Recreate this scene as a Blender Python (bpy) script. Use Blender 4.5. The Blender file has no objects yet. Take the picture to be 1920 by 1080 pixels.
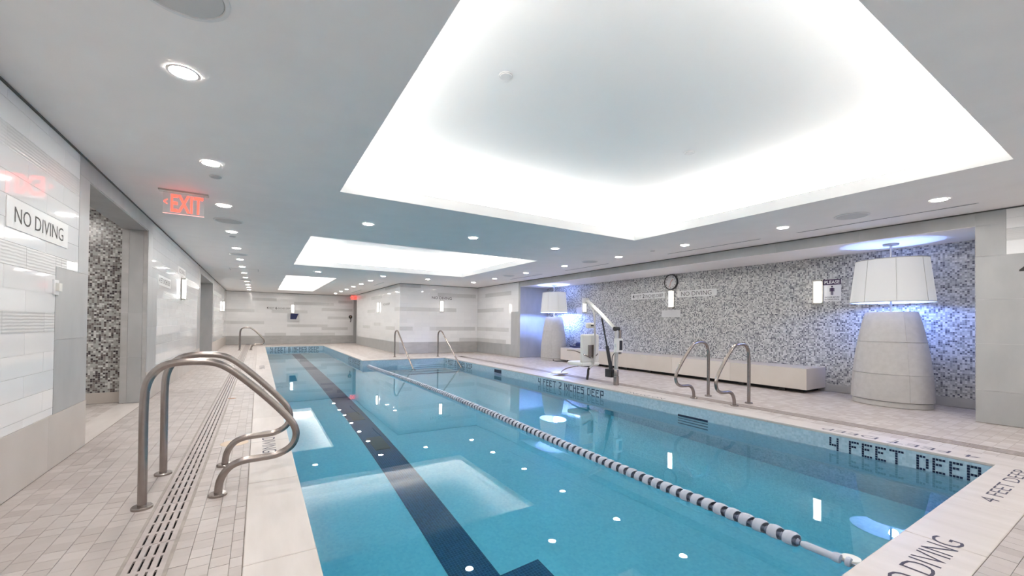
import bpy, math, random
from mathutils import Matrix, Vector
random.seed(7)
SC = bpy.context.scene
COL = SC.collection

# ------------------------------------------------------------------ camera
F_PX, YAW, PITCH, ROLL, CY = 771.75, 0.551445, 0.0116344, 0.0104735, 598.15
fw = Vector((math.sin(YAW)*math.cos(PITCH), math.cos(YAW)*math.cos(PITCH), math.sin(PITCH)))
rt = Vector((math.cos(YAW), -math.sin(YAW), 0)); up = rt.cross(fw)
r2 = rt*math.cos(ROLL) + up*math.sin(ROLL); u2 = up*math.cos(ROLL) - rt*math.sin(ROLL)
cd = bpy.data.cameras.new('camera'); cam = bpy.data.objects.new('camera', cd); COL.objects.link(cam)
cam.matrix_world = Matrix(((r2.x, u2.x, -fw.x, 0), (r2.y, u2.y, -fw.y, 0), (r2.z, u2.z, -fw.z, 1.2), (0, 0, 0, 1)))
cd.sensor_width = 36; cd.sensor_fit = 'HORIZONTAL'; cd.lens = F_PX/1920*36; cd.shift_y = (CY-540)/1920
cd.clip_start = 0.05; cd.clip_end = 100
SC.camera = cam

# ------------------------------------------------------------------ world, exposure
w = bpy.data.worlds.new('world'); SC.world = w; w.use_nodes = True
w.node_tree.nodes['Background'].inputs[0].default_value = (0.5, 0.5, 0.5, 1)
w.node_tree.nodes['Background'].inputs[1].default_value = 0.05
vs = SC.view_settings
vs.view_transform = 'Standard'; vs.look = 'None'; vs.gamma = 1.0; vs.use_curve_mapping = False
vs.exposure = 0.82
SC.cycles.sample_clamp_indirect = 0.0; SC.cycles.max_bounces = 9; SC.cycles.diffuse_bounces = 5; SC.cycles.glossy_bounces = 4; SC.cycles.transmission_bounces = 6
COVE = 21.0       # brightness of the cove LED strips
DOWN = 190.0       # brightness of the downlight lenses

# ------------------------------------------------------------------ mesh helpers
class MB:
    def __init__(s): s.v = []; s.f = []
    def quad(s, a, b, c, d):
        n = len(s.v); s.v += [a, b, c, d]; s.f.append((n, n+1, n+2, n+3)); return s
    def box(s, x0, x1, y0, y1, z0, z1):
        n = len(s.v)
        s.v += [(x0,y0,z0),(x1,y0,z0),(x1,y1,z0),(x0,y1,z0),(x0,y0,z1),(x1,y0,z1),(x1,y1,z1),(x0,y1,z1)]
        s.f += [tuple(n+i for i in q) for q in ((0,3,2,1),(4,5,6,7),(0,1,5,4),(1,2,6,5),(2,3,7,6),(3,0,4,7))]; return s
    def bar(s, p, q, wx, wy=None, upv=(0,0,1)):
        """a rectangular bar from p to q"""
        wy = wy or wx; p = Vector(p); q = Vector(q); d = (q-p).normalized()
        a = d.cross(Vector(upv))
        if a.length < 1e-4: a = d.cross(Vector((1,0,0)))
        a.normalize(); b = a.cross(d); n = len(s.v)
        for c in (p, q):
            for i, j in ((-1,-1),(1,-1),(1,1),(-1,1)): s.v.append(tuple(c + a*i*wx/2 + b*j*wy/2))
        s.f += [tuple(n+i for i in k) for k in ((0,1,2,3),(7,6,5,4),(0,4,5,1),(1,5,6,2),(2,6,7,3),(3,7,4,0))]; return s
    def tube(s, pts, r, seg=14, cap=True):
        pts = [Vector(p) for p in pts]; n0 = len(s.v); prev = None
        rr = r if isinstance(r, (list, tuple)) else [r]*len(pts)
        for i, p in enumerate(pts):
            d = (pts[min(i+1, len(pts)-1)] - pts[max(i-1, 0)]).normalized()
            if prev is None:
                a = d.cross(Vector((0,0,1)))
                if a.length < 1e-3: a = d.cross(Vector((0,1,0)))
            else: a = prev - d*prev.dot(d)
            a.normalize(); prev = a; b = d.cross(a)
            for k in range(seg):
                t = 2*math.pi*k/seg; s.v.append(tuple(p + (a*math.cos(t) + b*math.sin(t))*rr[i]))
        for i in range(len(pts)-1):
            for k in range(seg):
                A = n0+i*seg; s.f.append((A+k, A+(k+1)%seg, A+seg+(k+1)%seg, A+seg+k))
        if cap:
            s.f.append(tuple(n0+k for k in reversed(range(seg)))); s.f.append(tuple(n0+(len(pts)-1)*seg+k for k in range(seg)))
        return s
    def lathe(s, prof, c=(0,0,0), sx=1, sy=1, seg=28, axis='z', cap=True):
        n0 = len(s.v)
        for r, h in prof:
            for k in range(seg):
                t = 2*math.pi*k/seg; x = r*sx*math.cos(t); y = r*sy*math.sin(t)
                p = (x, y, h) if axis == 'z' else ((h, x, y) if axis == 'x' else (y, h, x))
                s.v.append((p[0]+c[0], p[1]+c[1], p[2]+c[2]))
        for i in range(len(prof)-1):
            for k in range(seg):
                A = n0+i*seg; s.f.append((A+k, A+(k+1)%seg, A+seg+(k+1)%seg, A+seg+k))
        if cap:
            if prof[0][0] > 1e-4: s.f.append(tuple(n0+k for k in reversed(range(seg))))
            if prof[-1][0] > 1e-4: s.f.append(tuple(n0+(len(prof)-1)*seg+k for k in range(seg)))
        return s
    def mesh(s, name, mat, smooth=False):
        m = bpy.data.meshes.new(name); m.from_pydata(s.v, [], s.f); m.update()
        if mat: m.materials.append(mat)
        if smooth:
            m.polygons.foreach_set('use_smooth', [True]*len(m.polygons))
            m.set_sharp_from_angle(angle=math.radians(40))
        return m
    def obj(s, name, mat, parent=None, smooth=False, loc=None):
        return link(name, s.mesh(name, mat, smooth), parent, loc)
def link(name, mesh, parent=None, loc=None):
    o = bpy.data.objects.new(name, mesh); COL.objects.link(o)
    if parent: o.parent = parent
    if loc: o.location = loc
    return o
def tag(o, label, cat=None, group=None, kind=None):
    o['label'] = label
    if cat: o['category'] = cat
    if group: o['group'] = group
    if kind: o['kind'] = kind
    return o
def struct(o, label=None):
    o['kind'] = 'structure'
    if label: o['label'] = label
    return o
def thing(name, label, cat, loc=(0,0,0), group=None, rz=0):
    o = bpy.data.objects.new(name, None); COL.objects.link(o); o.location = loc; o.rotation_euler = (0,0,rz)
    o.empty_display_size = 0.05
    return tag(o, label, cat, group)
def smooth_path(pts, n=6):
    """Catmull-Rom through pts"""
    P = [Vector(p) for p in pts]; P = [P[0]*2-P[1]] + P + [P[-1]*2-P[-2]]; out = []
    for i in range(1, len(P)-2):
        for k in range(n):
            t = k/n; a, b, c, d = P[i-1], P[i], P[i+1], P[i+2]
            out.append(0.5*((2*b) + (c-a)*t + (2*a-5*b+4*c-d)*t*t + (3*b-a-3*c+d)*t**3))
    out.append(P[-2]); return out
ORD = ['first','second','third','fourth','fifth','sixth','seventh','eighth','ninth','tenth','eleventh','twelfth','thirteenth','fourteenth']

# ------------------------------------------------------------------ materials
def newmat(name):
    m = bpy.data.materials.new(name); m.use_nodes = True
    return m, m.node_tree.nodes, m.node_tree.links, m.node_tree.nodes['Principled BSDF']
def plain(name, col, rough=0.5, metal=0.0, spec=0.5, noise=0.0, nscale=8.0, bump=0.0):
    m, N, L, B = newmat(name)
    B.inputs['Base Color'].default_value = (*col, 1); B.inputs['Roughness'].default_value = rough
    B.inputs['Metallic'].default_value = metal; B.inputs['Specular IOR Level'].default_value = spec
    if noise or bump:
        g = N.new('ShaderNodeNewGeometry'); t = N.new('ShaderNodeTexNoise'); t.inputs['Scale'].default_value = nscale
        t.inputs['Detail'].default_value = 5; L.new(g.outputs['Position'], t.inputs['Vector'])
        if noise:
            r = N.new('ShaderNodeValToRGB')
            r.color_ramp.elements[0].position = 0.3; r.color_ramp.elements[1].position = 0.72
            r.color_ramp.elements[0].color = (*[c*(1-noise) for c in col], 1); r.color_ramp.elements[1].color = (*[min(1, c*(1+noise)) for c in col], 1)
            L.new(t.outputs['Fac'], r.inputs['Fac']); L.new(r.outputs['Color'], B.inputs['Base Color'])
        if bump:
            b = N.new('ShaderNodeBump'); b.inputs['Strength'].default_value = bump; b.inputs['Distance'].default_value = 0.002
            L.new(t.outputs['Fac'], b.inputs['Height']); L.new(b.outputs['Normal'], B.inputs['Normal'])
    return m
def emit(name, col, s):
    m, N, L, B = newmat(name)
    B.inputs['Base Color'].default_value = (*col, 1); B.inputs['Emission Color'].default_value = (*col, 1); B.inputs['Emission Strength'].default_value = s
    return m
def vary(name, c0, c1, rough, spec=0.5, grain=0.25, gscale=(6,6,6), ripple=0.0):
    """a tile or slab: its colour differs piece by piece, with a soft grain"""
    m, N, L, B = newmat(name)
    oi = N.new('ShaderNodeObjectInfo'); g = N.new('ShaderNodeNewGeometry')
    a = N.new('ShaderNodeMath'); a.operation = 'ADD'; L.new(oi.outputs['Random'], a.inputs[0]); L.new(g.outputs['Random Per Island'], a.inputs[1])
    fr = N.new('ShaderNodeMath'); fr.operation = 'FRACT'; L.new(a.outputs[0], fr.inputs[0])
    t = N.new('ShaderNodeTexNoise'); t.inputs['Detail'].default_value = 6; t.inputs['Scale'].default_value = 1
    mp = N.new('ShaderNodeMapping'); mp.inputs['Scale'].default_value = gscale
    L.new(g.outputs['Position'], mp.inputs['Vector']); L.new(mp.outputs['Vector'], t.inputs['Vector'])
    mx = N.new('ShaderNodeMix'); mx.inputs['Factor'].default_value = grain
    L.new(fr.outputs[0], mx.inputs['A']); L.new(t.outputs['Fac'], mx.inputs['B'])
    r = N.new('ShaderNodeValToRGB'); r.color_ramp.elements[0].color = (*c0, 1); r.color_ramp.elements[1].color = (*c1, 1)
    r.color_ramp.elements[0].position = 0.1; r.color_ramp.elements[1].position = 0.9
    L.new(mx.outputs['Result'], r.inputs['Fac']); L.new(r.outputs['Color'], B.inputs['Base Color'])
    B.inputs['Roughness'].default_value = rough; B.inputs['Specular IOR Level'].default_value = spec
    if ripple:
        wv = N.new('ShaderNodeTexWave'); wv.bands_direction = 'Z'; wv.inputs['Scale'].default_value = 14; wv.inputs['Distortion'].default_value = 1.5
        L.new(g.outputs['Position'], wv.inputs['Vector'])
        b = N.new('ShaderNodeBump'); b.inputs['Strength'].default_value = ripple; b.inputs['Distance'].default_value = 0.004
        L.new(wv.outputs['Fac'], b.inputs['Height']); L.new(b.outputs['Normal'], B.inputs['Normal'])
    return m
def mosaic(name, p, stops, joint, jw, rough, soft=False, spec=0.5):
    """square mosaic tiles on axis-aligned faces; each tile has a colour of its own"""
    m, N, L, B = newmat(name)
    g = N.new('ShaderNodeNewGeometry')
    sc = N.new('ShaderNodeVectorMath'); sc.operation = 'MULTIPLY_ADD'
    sc.inputs[1].default_value = (1/p[0], 1/p[1], 1/p[2]); sc.inputs[2].default_value = (0.37, 0.41, 0.33)
    L.new(g.outputs['Position'], sc.inputs[0])
    fl = N.new('ShaderNodeVectorMath'); fl.operation = 'FLOOR'; L.new(sc.outputs[0], fl.inputs[0])
    wn = N.new('ShaderNodeTexWhiteNoise'); wn.noise_dimensions = '3D'; L.new(fl.outputs[0], wn.inputs['Vector'])
    r = N.new('ShaderNodeValToRGB'); r.color_ramp.interpolation = 'LINEAR' if soft else 'CONSTANT'
    els = r.color_ramp.elements
    els[0].position = stops[0][0]; els[0].color = (*stops[0][1], 1); els[1].position = stops[1][0]; els[1].color = (*stops[1][1], 1)
    for q, c in stops[2:]:
        e = els.new(q); e.color = (*c, 1)
    L.new(wn.outputs['Value'], r.inputs['Fac'])
    frc = N.new('ShaderNodeVectorMath'); frc.operation = 'FRACTION'; L.new(sc.outputs[0], frc.inputs[0])
    sp = N.new('ShaderNodeSeparateXYZ'); L.new(frc.outputs[0], sp.inputs[0])
    ab = N.new('ShaderNodeVectorMath'); ab.operation = 'ABSOLUTE'; L.new(g.outputs['True Normal'], ab.inputs[0])
    sn = N.new('ShaderNodeSeparateXYZ'); L.new(ab.outputs[0], sn.inputs[0])
    prev = None
    for k in range(3):
        lt = N.new('ShaderNodeMath'); lt.operation = 'LESS_THAN'; L.new(sp.outputs[k], lt.inputs[0]); lt.inputs[1].default_value = jw
        ln = N.new('ShaderNodeMath'); ln.operation = 'LESS_THAN'; L.new(sn.outputs[k], ln.inputs[0]); ln.inputs[1].default_value = 0.5
        mu = N.new('ShaderNodeMath'); mu.operation = 'MULTIPLY'; L.new(lt.outputs[0], mu.inputs[0]); L.new(ln.outputs[0], mu.inputs[1])
        if prev is None: prev = mu
        else:
            mxx = N.new('ShaderNodeMath'); mxx.operation = 'MAXIMUM'; L.new(prev.outputs[0], mxx.inputs[0]); L.new(mu.outputs[0], mxx.inputs[1]); prev = mxx
    mix = N.new('ShaderNodeMix'); mix.data_type = 'RGBA'; L.new(prev.outputs[0], mix.inputs['Factor'])
    L.new(r.outputs['Color'], mix.inputs['A']); mix.inputs['B'].default_value = (*joint, 1)
    L.new(mix.outputs['Result'], B.inputs['Base Color']); B.inputs['Roughness'].default_value = rough; B.inputs['Specular IOR Level'].default_value = spec
    return m
M = {}
M['paint'] = plain('white_paint', (0.885, 0.855, 0.84), 0.7, noise=0.02, nscale=3)
M['cove'] = plain('cove_paint', (0.90, 0.90, 0.895), 0.8)
M['white_tile'] = vary('white_glass_tile', (0.77, 0.77, 0.77), (0.82, 0.82, 0.818), 0.05, grain=0.3, gscale=(2,2,8))
M['grey_tile'] = vary('grey_marble_tile', (0.58, 0.58, 0.575), (0.69, 0.69, 0.68), 0.25, grain=0.6, gscale=(3,3,26), ripple=0.3)
M['grey_stone'] = vary('grey_stone', (0.34, 0.345, 0.345), (0.48, 0.48, 0.475), 0.4, grain=0.75, gscale=(5,5,2.2))
M['dark_marble'] = vary('dark_grey_marble', (0.34, 0.335, 0.325), (0.54, 0.53, 0.52), 0.3, grain=0.8, gscale=(3,3,7))
M['beige_stone'] = vary('beige_stone', (0.45, 0.41, 0.37), (0.60, 0.55, 0.51), 0.4, grain=0.6, gscale=(3,3,3))
M['coping'] = vary('coping_limestone', (0.50, 0.45, 0.415), (0.70, 0.65, 0.62), 0.45, grain=0.8, gscale=(9,1.6,4))
M['floor_tile'] = vary('travertine_tile', (0.39, 0.343, 0.32), (0.53, 0.483, 0.46), 0.45, grain=0.45, gscale=(10,22,10))
M['floor_far'] = mosaic('travertine_paving', (0.0955, 0.0955, 0.0955), [(0.0, (0.47,0.41,0.38)), (0.5, (0.53,0.48,0.45)), (1.0, (0.60,0.555,0.53))], (0.38,0.335,0.31), 0.05, 0.45, soft=True)
M['grout'] = plain('grout', (0.32, 0.275, 0.245), 0.9)
M['wall_grout'] = plain('wall_grout', (0.66, 0.66, 0.65), 0.8)
M['grate'] = plain('grate_metal', (0.45, 0.395, 0.38), 0.45, 0.1, noise=0.1, nscale=20)
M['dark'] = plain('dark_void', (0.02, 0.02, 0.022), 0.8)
M['reveal'] = plain('shadow_gap_metal', (0.10, 0.105, 0.10), 0.6)
M['steel'] = plain('brushed_steel', (0.34, 0.30, 0.28), 0.24, 0.92, noise=0.06, nscale=30)
M['nickel'] = plain('satin_nickel', (0.50, 0.48, 0.44), 0.35, 0.85)
M['wall_mosaic'] = mosaic('grey_glass_mosaic', (0.0262, 0.0262, 0.0262), [(0.0, (0.62,0.62,0.605)), (0.25, (0.47,0.47,0.46)), (0.52, (0.34,0.34,0.335)), (0.76, (0.21,0.21,0.22)), (0.92, (0.11,0.11,0.13))], (0.50,0.50,0.49), 0.09, 0.22)
M['warm_mosaic'] = mosaic('brown_grey_glass_mosaic', (0.0262, 0.0262, 0.0262), [(0.0, (0.62,0.62,0.60)), (0.16, (0.40,0.40,0.385)), (0.48, (0.24,0.225,0.215)), (0.72, (0.12,0.10,0.095)), (0.88, (0.06,0.05,0.055))], (0.45,0.44,0.42), 0.07, 0.25)
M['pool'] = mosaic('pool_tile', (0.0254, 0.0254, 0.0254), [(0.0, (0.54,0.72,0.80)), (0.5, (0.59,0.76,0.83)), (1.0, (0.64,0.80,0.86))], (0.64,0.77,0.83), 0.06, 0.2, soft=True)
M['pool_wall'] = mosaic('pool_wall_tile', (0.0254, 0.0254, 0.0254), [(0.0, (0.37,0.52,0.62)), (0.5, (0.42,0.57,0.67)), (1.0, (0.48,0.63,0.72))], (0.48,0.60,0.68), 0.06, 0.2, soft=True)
M['navy'] = mosaic('navy_pool_tile', (0.0254, 0.0254, 0.0254), [(0.0, (0.012,0.03,0.10)), (0.5, (0.016,0.04,0.13)), (1.0, (0.025,0.06,0.17))], (0.09,0.18,0.30), 0.09, 0.2, soft=True)
M['navy_flat'] = plain('navy_letter_tile', (0.012, 0.02, 0.06), 0.25)
M['ink'] = plain('engraved_ink', (0.05, 0.045, 0.075), 0.6)
M['black_text'] = plain('sign_lettering', (0.03, 0.03, 0.028), 0.5)
M['sign_white'] = plain('sign_panel', (0.72, 0.72, 0.71), 0.35)
M['sign_pale'] = plain('frosted_panel', (0.62, 0.62, 0.615), 0.3)
M['purple'] = plain('sign_purple', (0.05, 0.025, 0.07), 0.4)
M['lens'] = emit('downlight_lens', (1.0, 0.95, 0.90), DOWN)
M['led'] = emit('led_strip', (1.0, 0.955, 0.91), COVE)
M['sconce'] = emit('sconce_diffuser', (1.0, 0.97, 0.92), 4.0)
M['exit_red'] = emit('exit_red', (1.0, 0.06, 0.04), 2.2)
M['metal_white'] = plain('white_enamel', (0.75, 0.75, 0.75), 0.4)
M['speaker'] = plain('speaker_grille', (0.58, 0.58, 0.58), 0.7)
M['lamp_stone'] = vary('lamp_stone', (0.42, 0.405, 0.39), (0.55, 0.535, 0.52), 0.6, grain=0.85, gscale=(14,14,14))
M['bench_stone'] = vary('bench_limestone', (0.55, 0.50, 0.45), (0.68, 0.63, 0.585), 0.5, grain=0.5, gscale=(3,3,3))
M['plastic_white'] = plain('white_plastic', (0.78, 0.77, 0.72), 0.4)
M['black_plastic'] = plain('black_plastic', (0.03, 0.03, 0.032), 0.45)
M['alu'] = plain('aluminium', (0.62, 0.61, 0.59), 0.3, 0.7)
M['float'] = plain('lane_float_plastic', (0.47, 0.505, 0.60), 0.4)
M['float_dark'] = plain('lane_float_core', (0.22, 0.255, 0.35), 0.4)
M['blue_cloth'] = plain('dark_blue_cloth', (0.03, 0.04, 0.12), 0.8)
M['rust'] = plain('rust_brown', (0.42, 0.25, 0.16), 0.7)
M['cap'] = plain('cream_cap', (0.68, 0.55, 0.42), 0.5)
# lamp shade: lit fabric
M['shade'] = emit('lit_shade_fabric', (0.93, 0.93, 0.92), 0.22); M['shade'].node_tree.nodes['Principled BSDF'].inputs['Base Color'].default_value = (0.34,0.34,0.34,1)
M['shade_trim'] = plain('shade_trim', (0.42, 0.41, 0.38), 0.6)
for k_ in ('shade', 'exit_red'): M[k_].cycles.emission_sampling = 'NONE'
# clear acrylic
m, N, L, B = newmat('clear_acrylic'); B.inputs['Base Color'].default_value = (0.95,0.93,0.93,1); B.inputs['Roughness'].default_value = 0.05
B.inputs['Alpha'].default_value = 0.14; M['acrylic'] = m
# water: refracting surface with light absorption below it
m, N, L, B = newmat('pool_water'); N.remove(B); out = N['Material Output']
gl = N.new('ShaderNodeBsdfGlass'); gl.inputs['IOR'].default_value = 1.33; gl.inputs['Roughness'].default_value = 0.0; gl.inputs['Color'].default_value = (1,1,1,1)
g = N.new('ShaderNodeNewGeometry'); t = N.new('ShaderNodeTexNoise'); t.inputs['Scale'].default_value = 1.3; t.inputs['Detail'].default_value = 1
L.new(g.outputs['Position'], t.inputs['Vector'])
b = N.new('ShaderNodeBump'); b.inputs['Strength'].default_value = 0.05; b.inputs['Distance'].default_value = 0.02
L.new(t.outputs['Fac'], b.inputs['Height']); L.new(b.outputs['Normal'], gl.inputs['Normal']); L.new(gl.outputs[0], out.inputs['Surface'])
va = N.new('ShaderNodeVolumeAbsorption'); va.inputs['Color'].default_value = (0.05, 0.80, 0.93, 1); va.inputs['Density'].default_value = 0.6
L.new(va.outputs[0], out.inputs['Volume']); M['water'] = m

# ------------------------------------------------------------------ dimensions
XL, XR, XN = -1.408, 7.93, 9.12         # left wall, right wall, niche back
YF, YB, XB, YN = 25.1, 15.7, 4.60, -1.3  # far wall, corner block face, its side, wall behind the camera
ZC, ZW = 2.715, -0.195                   # ceiling, water
NY0, NY1, NZ = 1.40, 12.33, 2.53         # the niche in the right wall
PX0, PX1, PX2 = 0.28, 2.80, 5.58         # pool edges
PY0, PY1, PY2 = 0.868, 13.5, 22.75

# ------------------------------------------------------------------ ceiling with three lit coffers
COFF = [(0.782, 5.71, 0.776, 5.12), (0.766, 5.67, 8.07, 12.36), (0.75, 2.285, 15.35, 22.8)]
mb = MB(); ys = [YN-0.1, 0.776, 5.12, 8.07, 12.36, 15.35, 22.8, YF+0.1]
X0, X1 = XL-0.12, XR+0.12
for a, c in ((YN-0.1, 0.776), (5.12, 8.07), (12.36, 15.35), (22.8, YF+0.1)):
    mb.quad((X0,a,ZC),(X0,c,ZC),(X1,c,ZC),(X1,a,ZC))
for x0, x1, y0, y1 in COFF:
    mb.quad((X0,y0,ZC),(X0,y1,ZC),(x0,y1,ZC),(x0,y0,ZC)); mb.quad((x1,y0,ZC),(x1,y1,ZC),(X1,y1,ZC),(X1,y0,ZC))
ceiling = struct(mb.obj('ceiling', M['paint']), 'smooth white ceiling with three lit coffers')
LIP, SB, ZT, TR = 0.142, 0.32, 3.29, 2.77
for x0, x1, y0, y1 in COFF:
    mb = MB(); e = 0.02; zl = ZC+LIP
    def ring(a, za, c, zb, flip=False):
        A = [(x0-a,y0-a,za),(x1+a,y0-a,za),(x1+a,y1+a,za),(x0-a,y1+a,za)]; Cc = [(x0-c,y0-c,zb),(x1+c,y0-c,zb),(x1+c,y1+c,zb),(x0-c,y1+c,zb)]
        for i in range(4): mb.quad(A[i], A[(i+1)%4], Cc[(i+1)%4], Cc[i])
    ring(0, ZC, 0, zl); ring(0, zl, e, zl); ring(e, zl, e, TR); ring(e, TR, SB, TR); ring(SB, TR, SB, ZT-0.05); ring(SB, ZT-0.05, SB-0.05, ZT)
    c = SB-0.05; mb.quad((x0-c,y0-c,ZT),(x0-c,y1+c,ZT),(x1+c,y1+c,ZT),(x1+c,y0-c,ZT))
    cf = mb.obj('ceiling_coffer', M['cove'], ceiling)
    for q in ((x0-0.06, x1+0.06, y0-0.064, y0-0.05), (x0-0.06, x1+0.06, y1+0.05, y1+0.064), (x0-0.064, x0-0.05, y0-0.05, y1+0.05), (x1+0.05, x1+0.064, y0-0.05, y1+0.05)):
        MB().box(*q, TR, 2.850).obj('led_profile', M['metal_white'], cf); MB().box(*q, 2.851, 2.874).obj('led_strip', M['led'], cf)

# ------------------------------------------------------------------ walls
def tilebox(kind, u0, u1, z0, z1, d=0.004, gap=0.0012):
    """a wall tile; kind says which wall plane it lies on"""
    mb = MB(); u0 += gap; u1 -= gap; z0 += gap; z1 -= gap
    pl, s = kind
    if pl[0] == 'x': a, b = sorted((pl[1], pl[1]+s*d)); mb.box(a, b, u0, u1, z0, z1)
    else: a, b = sorted((pl[1], pl[1]+s*d)); mb.box(u0, u1, a, b, z0, z1)
    return mb
def tiled(parent, plane, s, u0, u1, zs, holes, greys, name='tile', L=0.61, cap=300, start=0.0):
    """rows of white glass tiles with a few grey bands; greys = [(u0,u1,row)]"""
    items = []
    for r in range(len(zs)-1):
        off = (r % 2)*L/2 + start; k = math.floor((u0-off)/L); cuts = {u0, u1}
        x = k*L+off
        while x < u1:
            if x > u0: cuts.add(x)
            x += L
        for a, c, rr in greys:
            if rr == r: cuts |= {max(u0, a), min(u1, c)}
        for a, c, z0, z1 in holes:
            if zs[r] < z1-0.01 and zs[r+1] > z0+0.01: cuts |= {max(u0, min(u1, a)), max(u0, min(u1, c))}
        cuts = sorted(cuts)
        for a, c in zip(cuts, cuts[1:]):
            if c-a < 0.02: continue
            mid = (a+c)/2
            spans = [(zs[r], zs[r+1])]
            for ha, hc, z0, z1 in holes:
                if ha < mid < hc: spans = [q for s0, s1 in spans for q in ((s0, min(s1, z0)), (max(s0, z1), s1)) if q[1]-q[0] > 0.008]
            gr = any(g0-1e-4 <= mid <= g1+1e-4 and rr == r for g0, g1, rr in greys)
            for s0, s1 in spans: items.append((a, c, s0, s1, gr))
    items.sort(key=lambda t: abs((t[0]+t[1])/2))
    rest = {}
    for i, (a, c, s0, s1, gr) in enumerate(items):
        mat = M['grey_tile' if gr else 'white_tile']; kind = (plane, s)
        if i < cap: tilebox(kind, a, c, s0, s1).obj(name, mat, parent)
        else:
            q = rest.setdefault(gr, MB()); t = tilebox(kind, a, c, s0, s1); n = len(q.v); q.v += t.v; q.f += [tuple(n+j for j in f) for f in t.f]
    for gr, q in rest.items():
        o = q.obj('tile_field', M['grey_tile' if gr else 'white_tile'], parent); o['kind'] = 'stuff'
def rows(z0, first, p=0.152, top=ZC-0.018):
    z = [z0, first]
    while z[-1]+p < top-0.02: z.append(z[-1]+p)
    return z+[top]
D1, D2 = (5.5, 7.975, 2.522), (14.40, 18.0, 2.52)     # doorways in the left wall
# left wall backing with two openings
mb = MB(); T = 0.28
for a, c, z0, z1 in ((YN, D1[0], 0, ZC), (D1[0], D1[1], D1[2], ZC), (D1[1], D2[0], 0, ZC), (D2[0], D2[1], D2[2], ZC), (D2[1], YF, 0, ZC)):
    mb.box(XL-T, XL, a, c, z0, z1)
wall_left = struct(mb.obj('wall_left', M['wall_grout']), 'left wall of glossy white tile with grey bands')
zl = rows(0.43, 0.49)
holesL = [(5.241, 8.271, 0, 3), (4.765, 5.25, 0.42, 1.625), (8.2, 8.64, 0.42, 1.86), (14.10, 18.35, 0, 3), (13.8, 14.2, 0.42, 1.86)]
greysL = [(YN, 5.25, 13), (2.5, 4.98, 8), (2.5, 4.765, 5), (8.6, 11.0, 3), (9.3, 12.2, 8), (10.2, 13.9, 11), (18.4, 21, 8), (19.5, 23.5, 5), (18.4, 22, 12)]
tiled(wall_left, ('x', XL), 1, YN, YF, zl, holesL, greysL)
def slab(parent, plane, s, u0, u1, z0, z1, mat, name='stone_slab', d=0.006):
    return tilebox((plane, s), u0, u1, z0, z1, d, 0.001).obj(name, M[mat], parent)
for a, c, z0, z1 in ((4.765, 5.5, 0.43, 1.03), (4.765, 5.5, 1.03, 1.625), (5.241, 5.5, 1.625, 2.522), (5.241, 6.6, 2.522, 2.697), (6.6, 8.271, 2.522, 2.697),
                     (7.975, 8.271, 1.86, 2.522), (7.975, 8.64, 1.1, 1.86), (7.975, 8.64, 0.43, 1.1), (14.10, 18.35, 2.52, 2.697), (14.10, 14.4, 0.43, 2.52), (18.0, 18.35, 0.43, 2.52), (13.8, 14.1, 0.43, 1.86)):
    slab(wall_left, ('x', XL), 1, a, c, z0, z1, 'grey_stone')
bb = struct(MB().box(XL, XL+0.002, YN, D1[0], 0, 0.43).box(XL, XL+0.002, D1[1], D2[0], 0, 0.43).box(XL, XL+0.002, D2[1], YF, 0, 0.43).obj('baseboard_left', M['grout']), 'tall beige stone base along the left wall')
y = 2.85-0.61*7
cuts = [YN]
while y < YF:
    if y > YN: cuts.append(y)
    y += 1.22
cuts += [D1[0], D1[1], D2[0], D2[1], YF]; cuts = sorted(set(cuts))
for a, c in zip(cuts, cuts[1:]):
    if D1[0]-.01 < (a+c)/2 < D1[1] or D2[0] < (a+c)/2 < D2[1] or c-a < 0.03: continue
    slab(bb, ('x', XL+0.002), 1, a, c, 0, 0.43, 'beige_stone', 'base_slab', 0.008)
struct(MB().box(XL, XL+0.012, YN, YF, ZC-0.017, ZC-0.002).obj('trim_1', M['reveal']), 'thin dark shadow gap above the left wall')

# doorway 1: lobby with a mosaic end wall
door1 = struct(MB().box(-3.6, XL-T, D1[0]-1.2, 8.112, -0.1, -0.004).obj('door_1', M['floor_far']), 'wide stone framed opening in the left wall showing a mosaic wall')
MB().box(-3.6, XL-T, 8.112, 8.2, 0.0, 2.76).obj('mosaic_wall', M['warm_mosaic'], door1)
MB().box(-3.6, XL-T-0.002, 8.098, 8.112, 0.0, 0.153).obj('base_slab', M['beige_stone'], door1)
MB().box(-3.7, -3.6, 4.3, 8.2, 0, 2.8).obj('side_wall', M['grey_stone'], door1)
MB().box(-3.7, XL-T, 4.2, 4.3, 0, 2.8).obj('side_wall', M['grey_stone'], door1)
MB().box(-3.7, XL-T, 4.2, 8.2, 2.76, 2.8).obj('lobby_ceiling', M['paint'], door1)
MB().box(-2.55, -2.40, 6.35, 6.50, 2.752, 2.759).obj('lobby_fill_light', M['lens'], door1)  # unseen lamp added to brighten the lobby mosaic and jamb
MB().box(XL-T, XL-0.002, D1[0], D1[1], -0.1, -0.004).obj('threshold', M['coping'], door1)
MB().box(XL-T, XL-0.001, D1[0], D1[1], D1[2]-0.01, D1[2]-0.001).obj('lintel', M['grey_stone'], door1)
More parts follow.
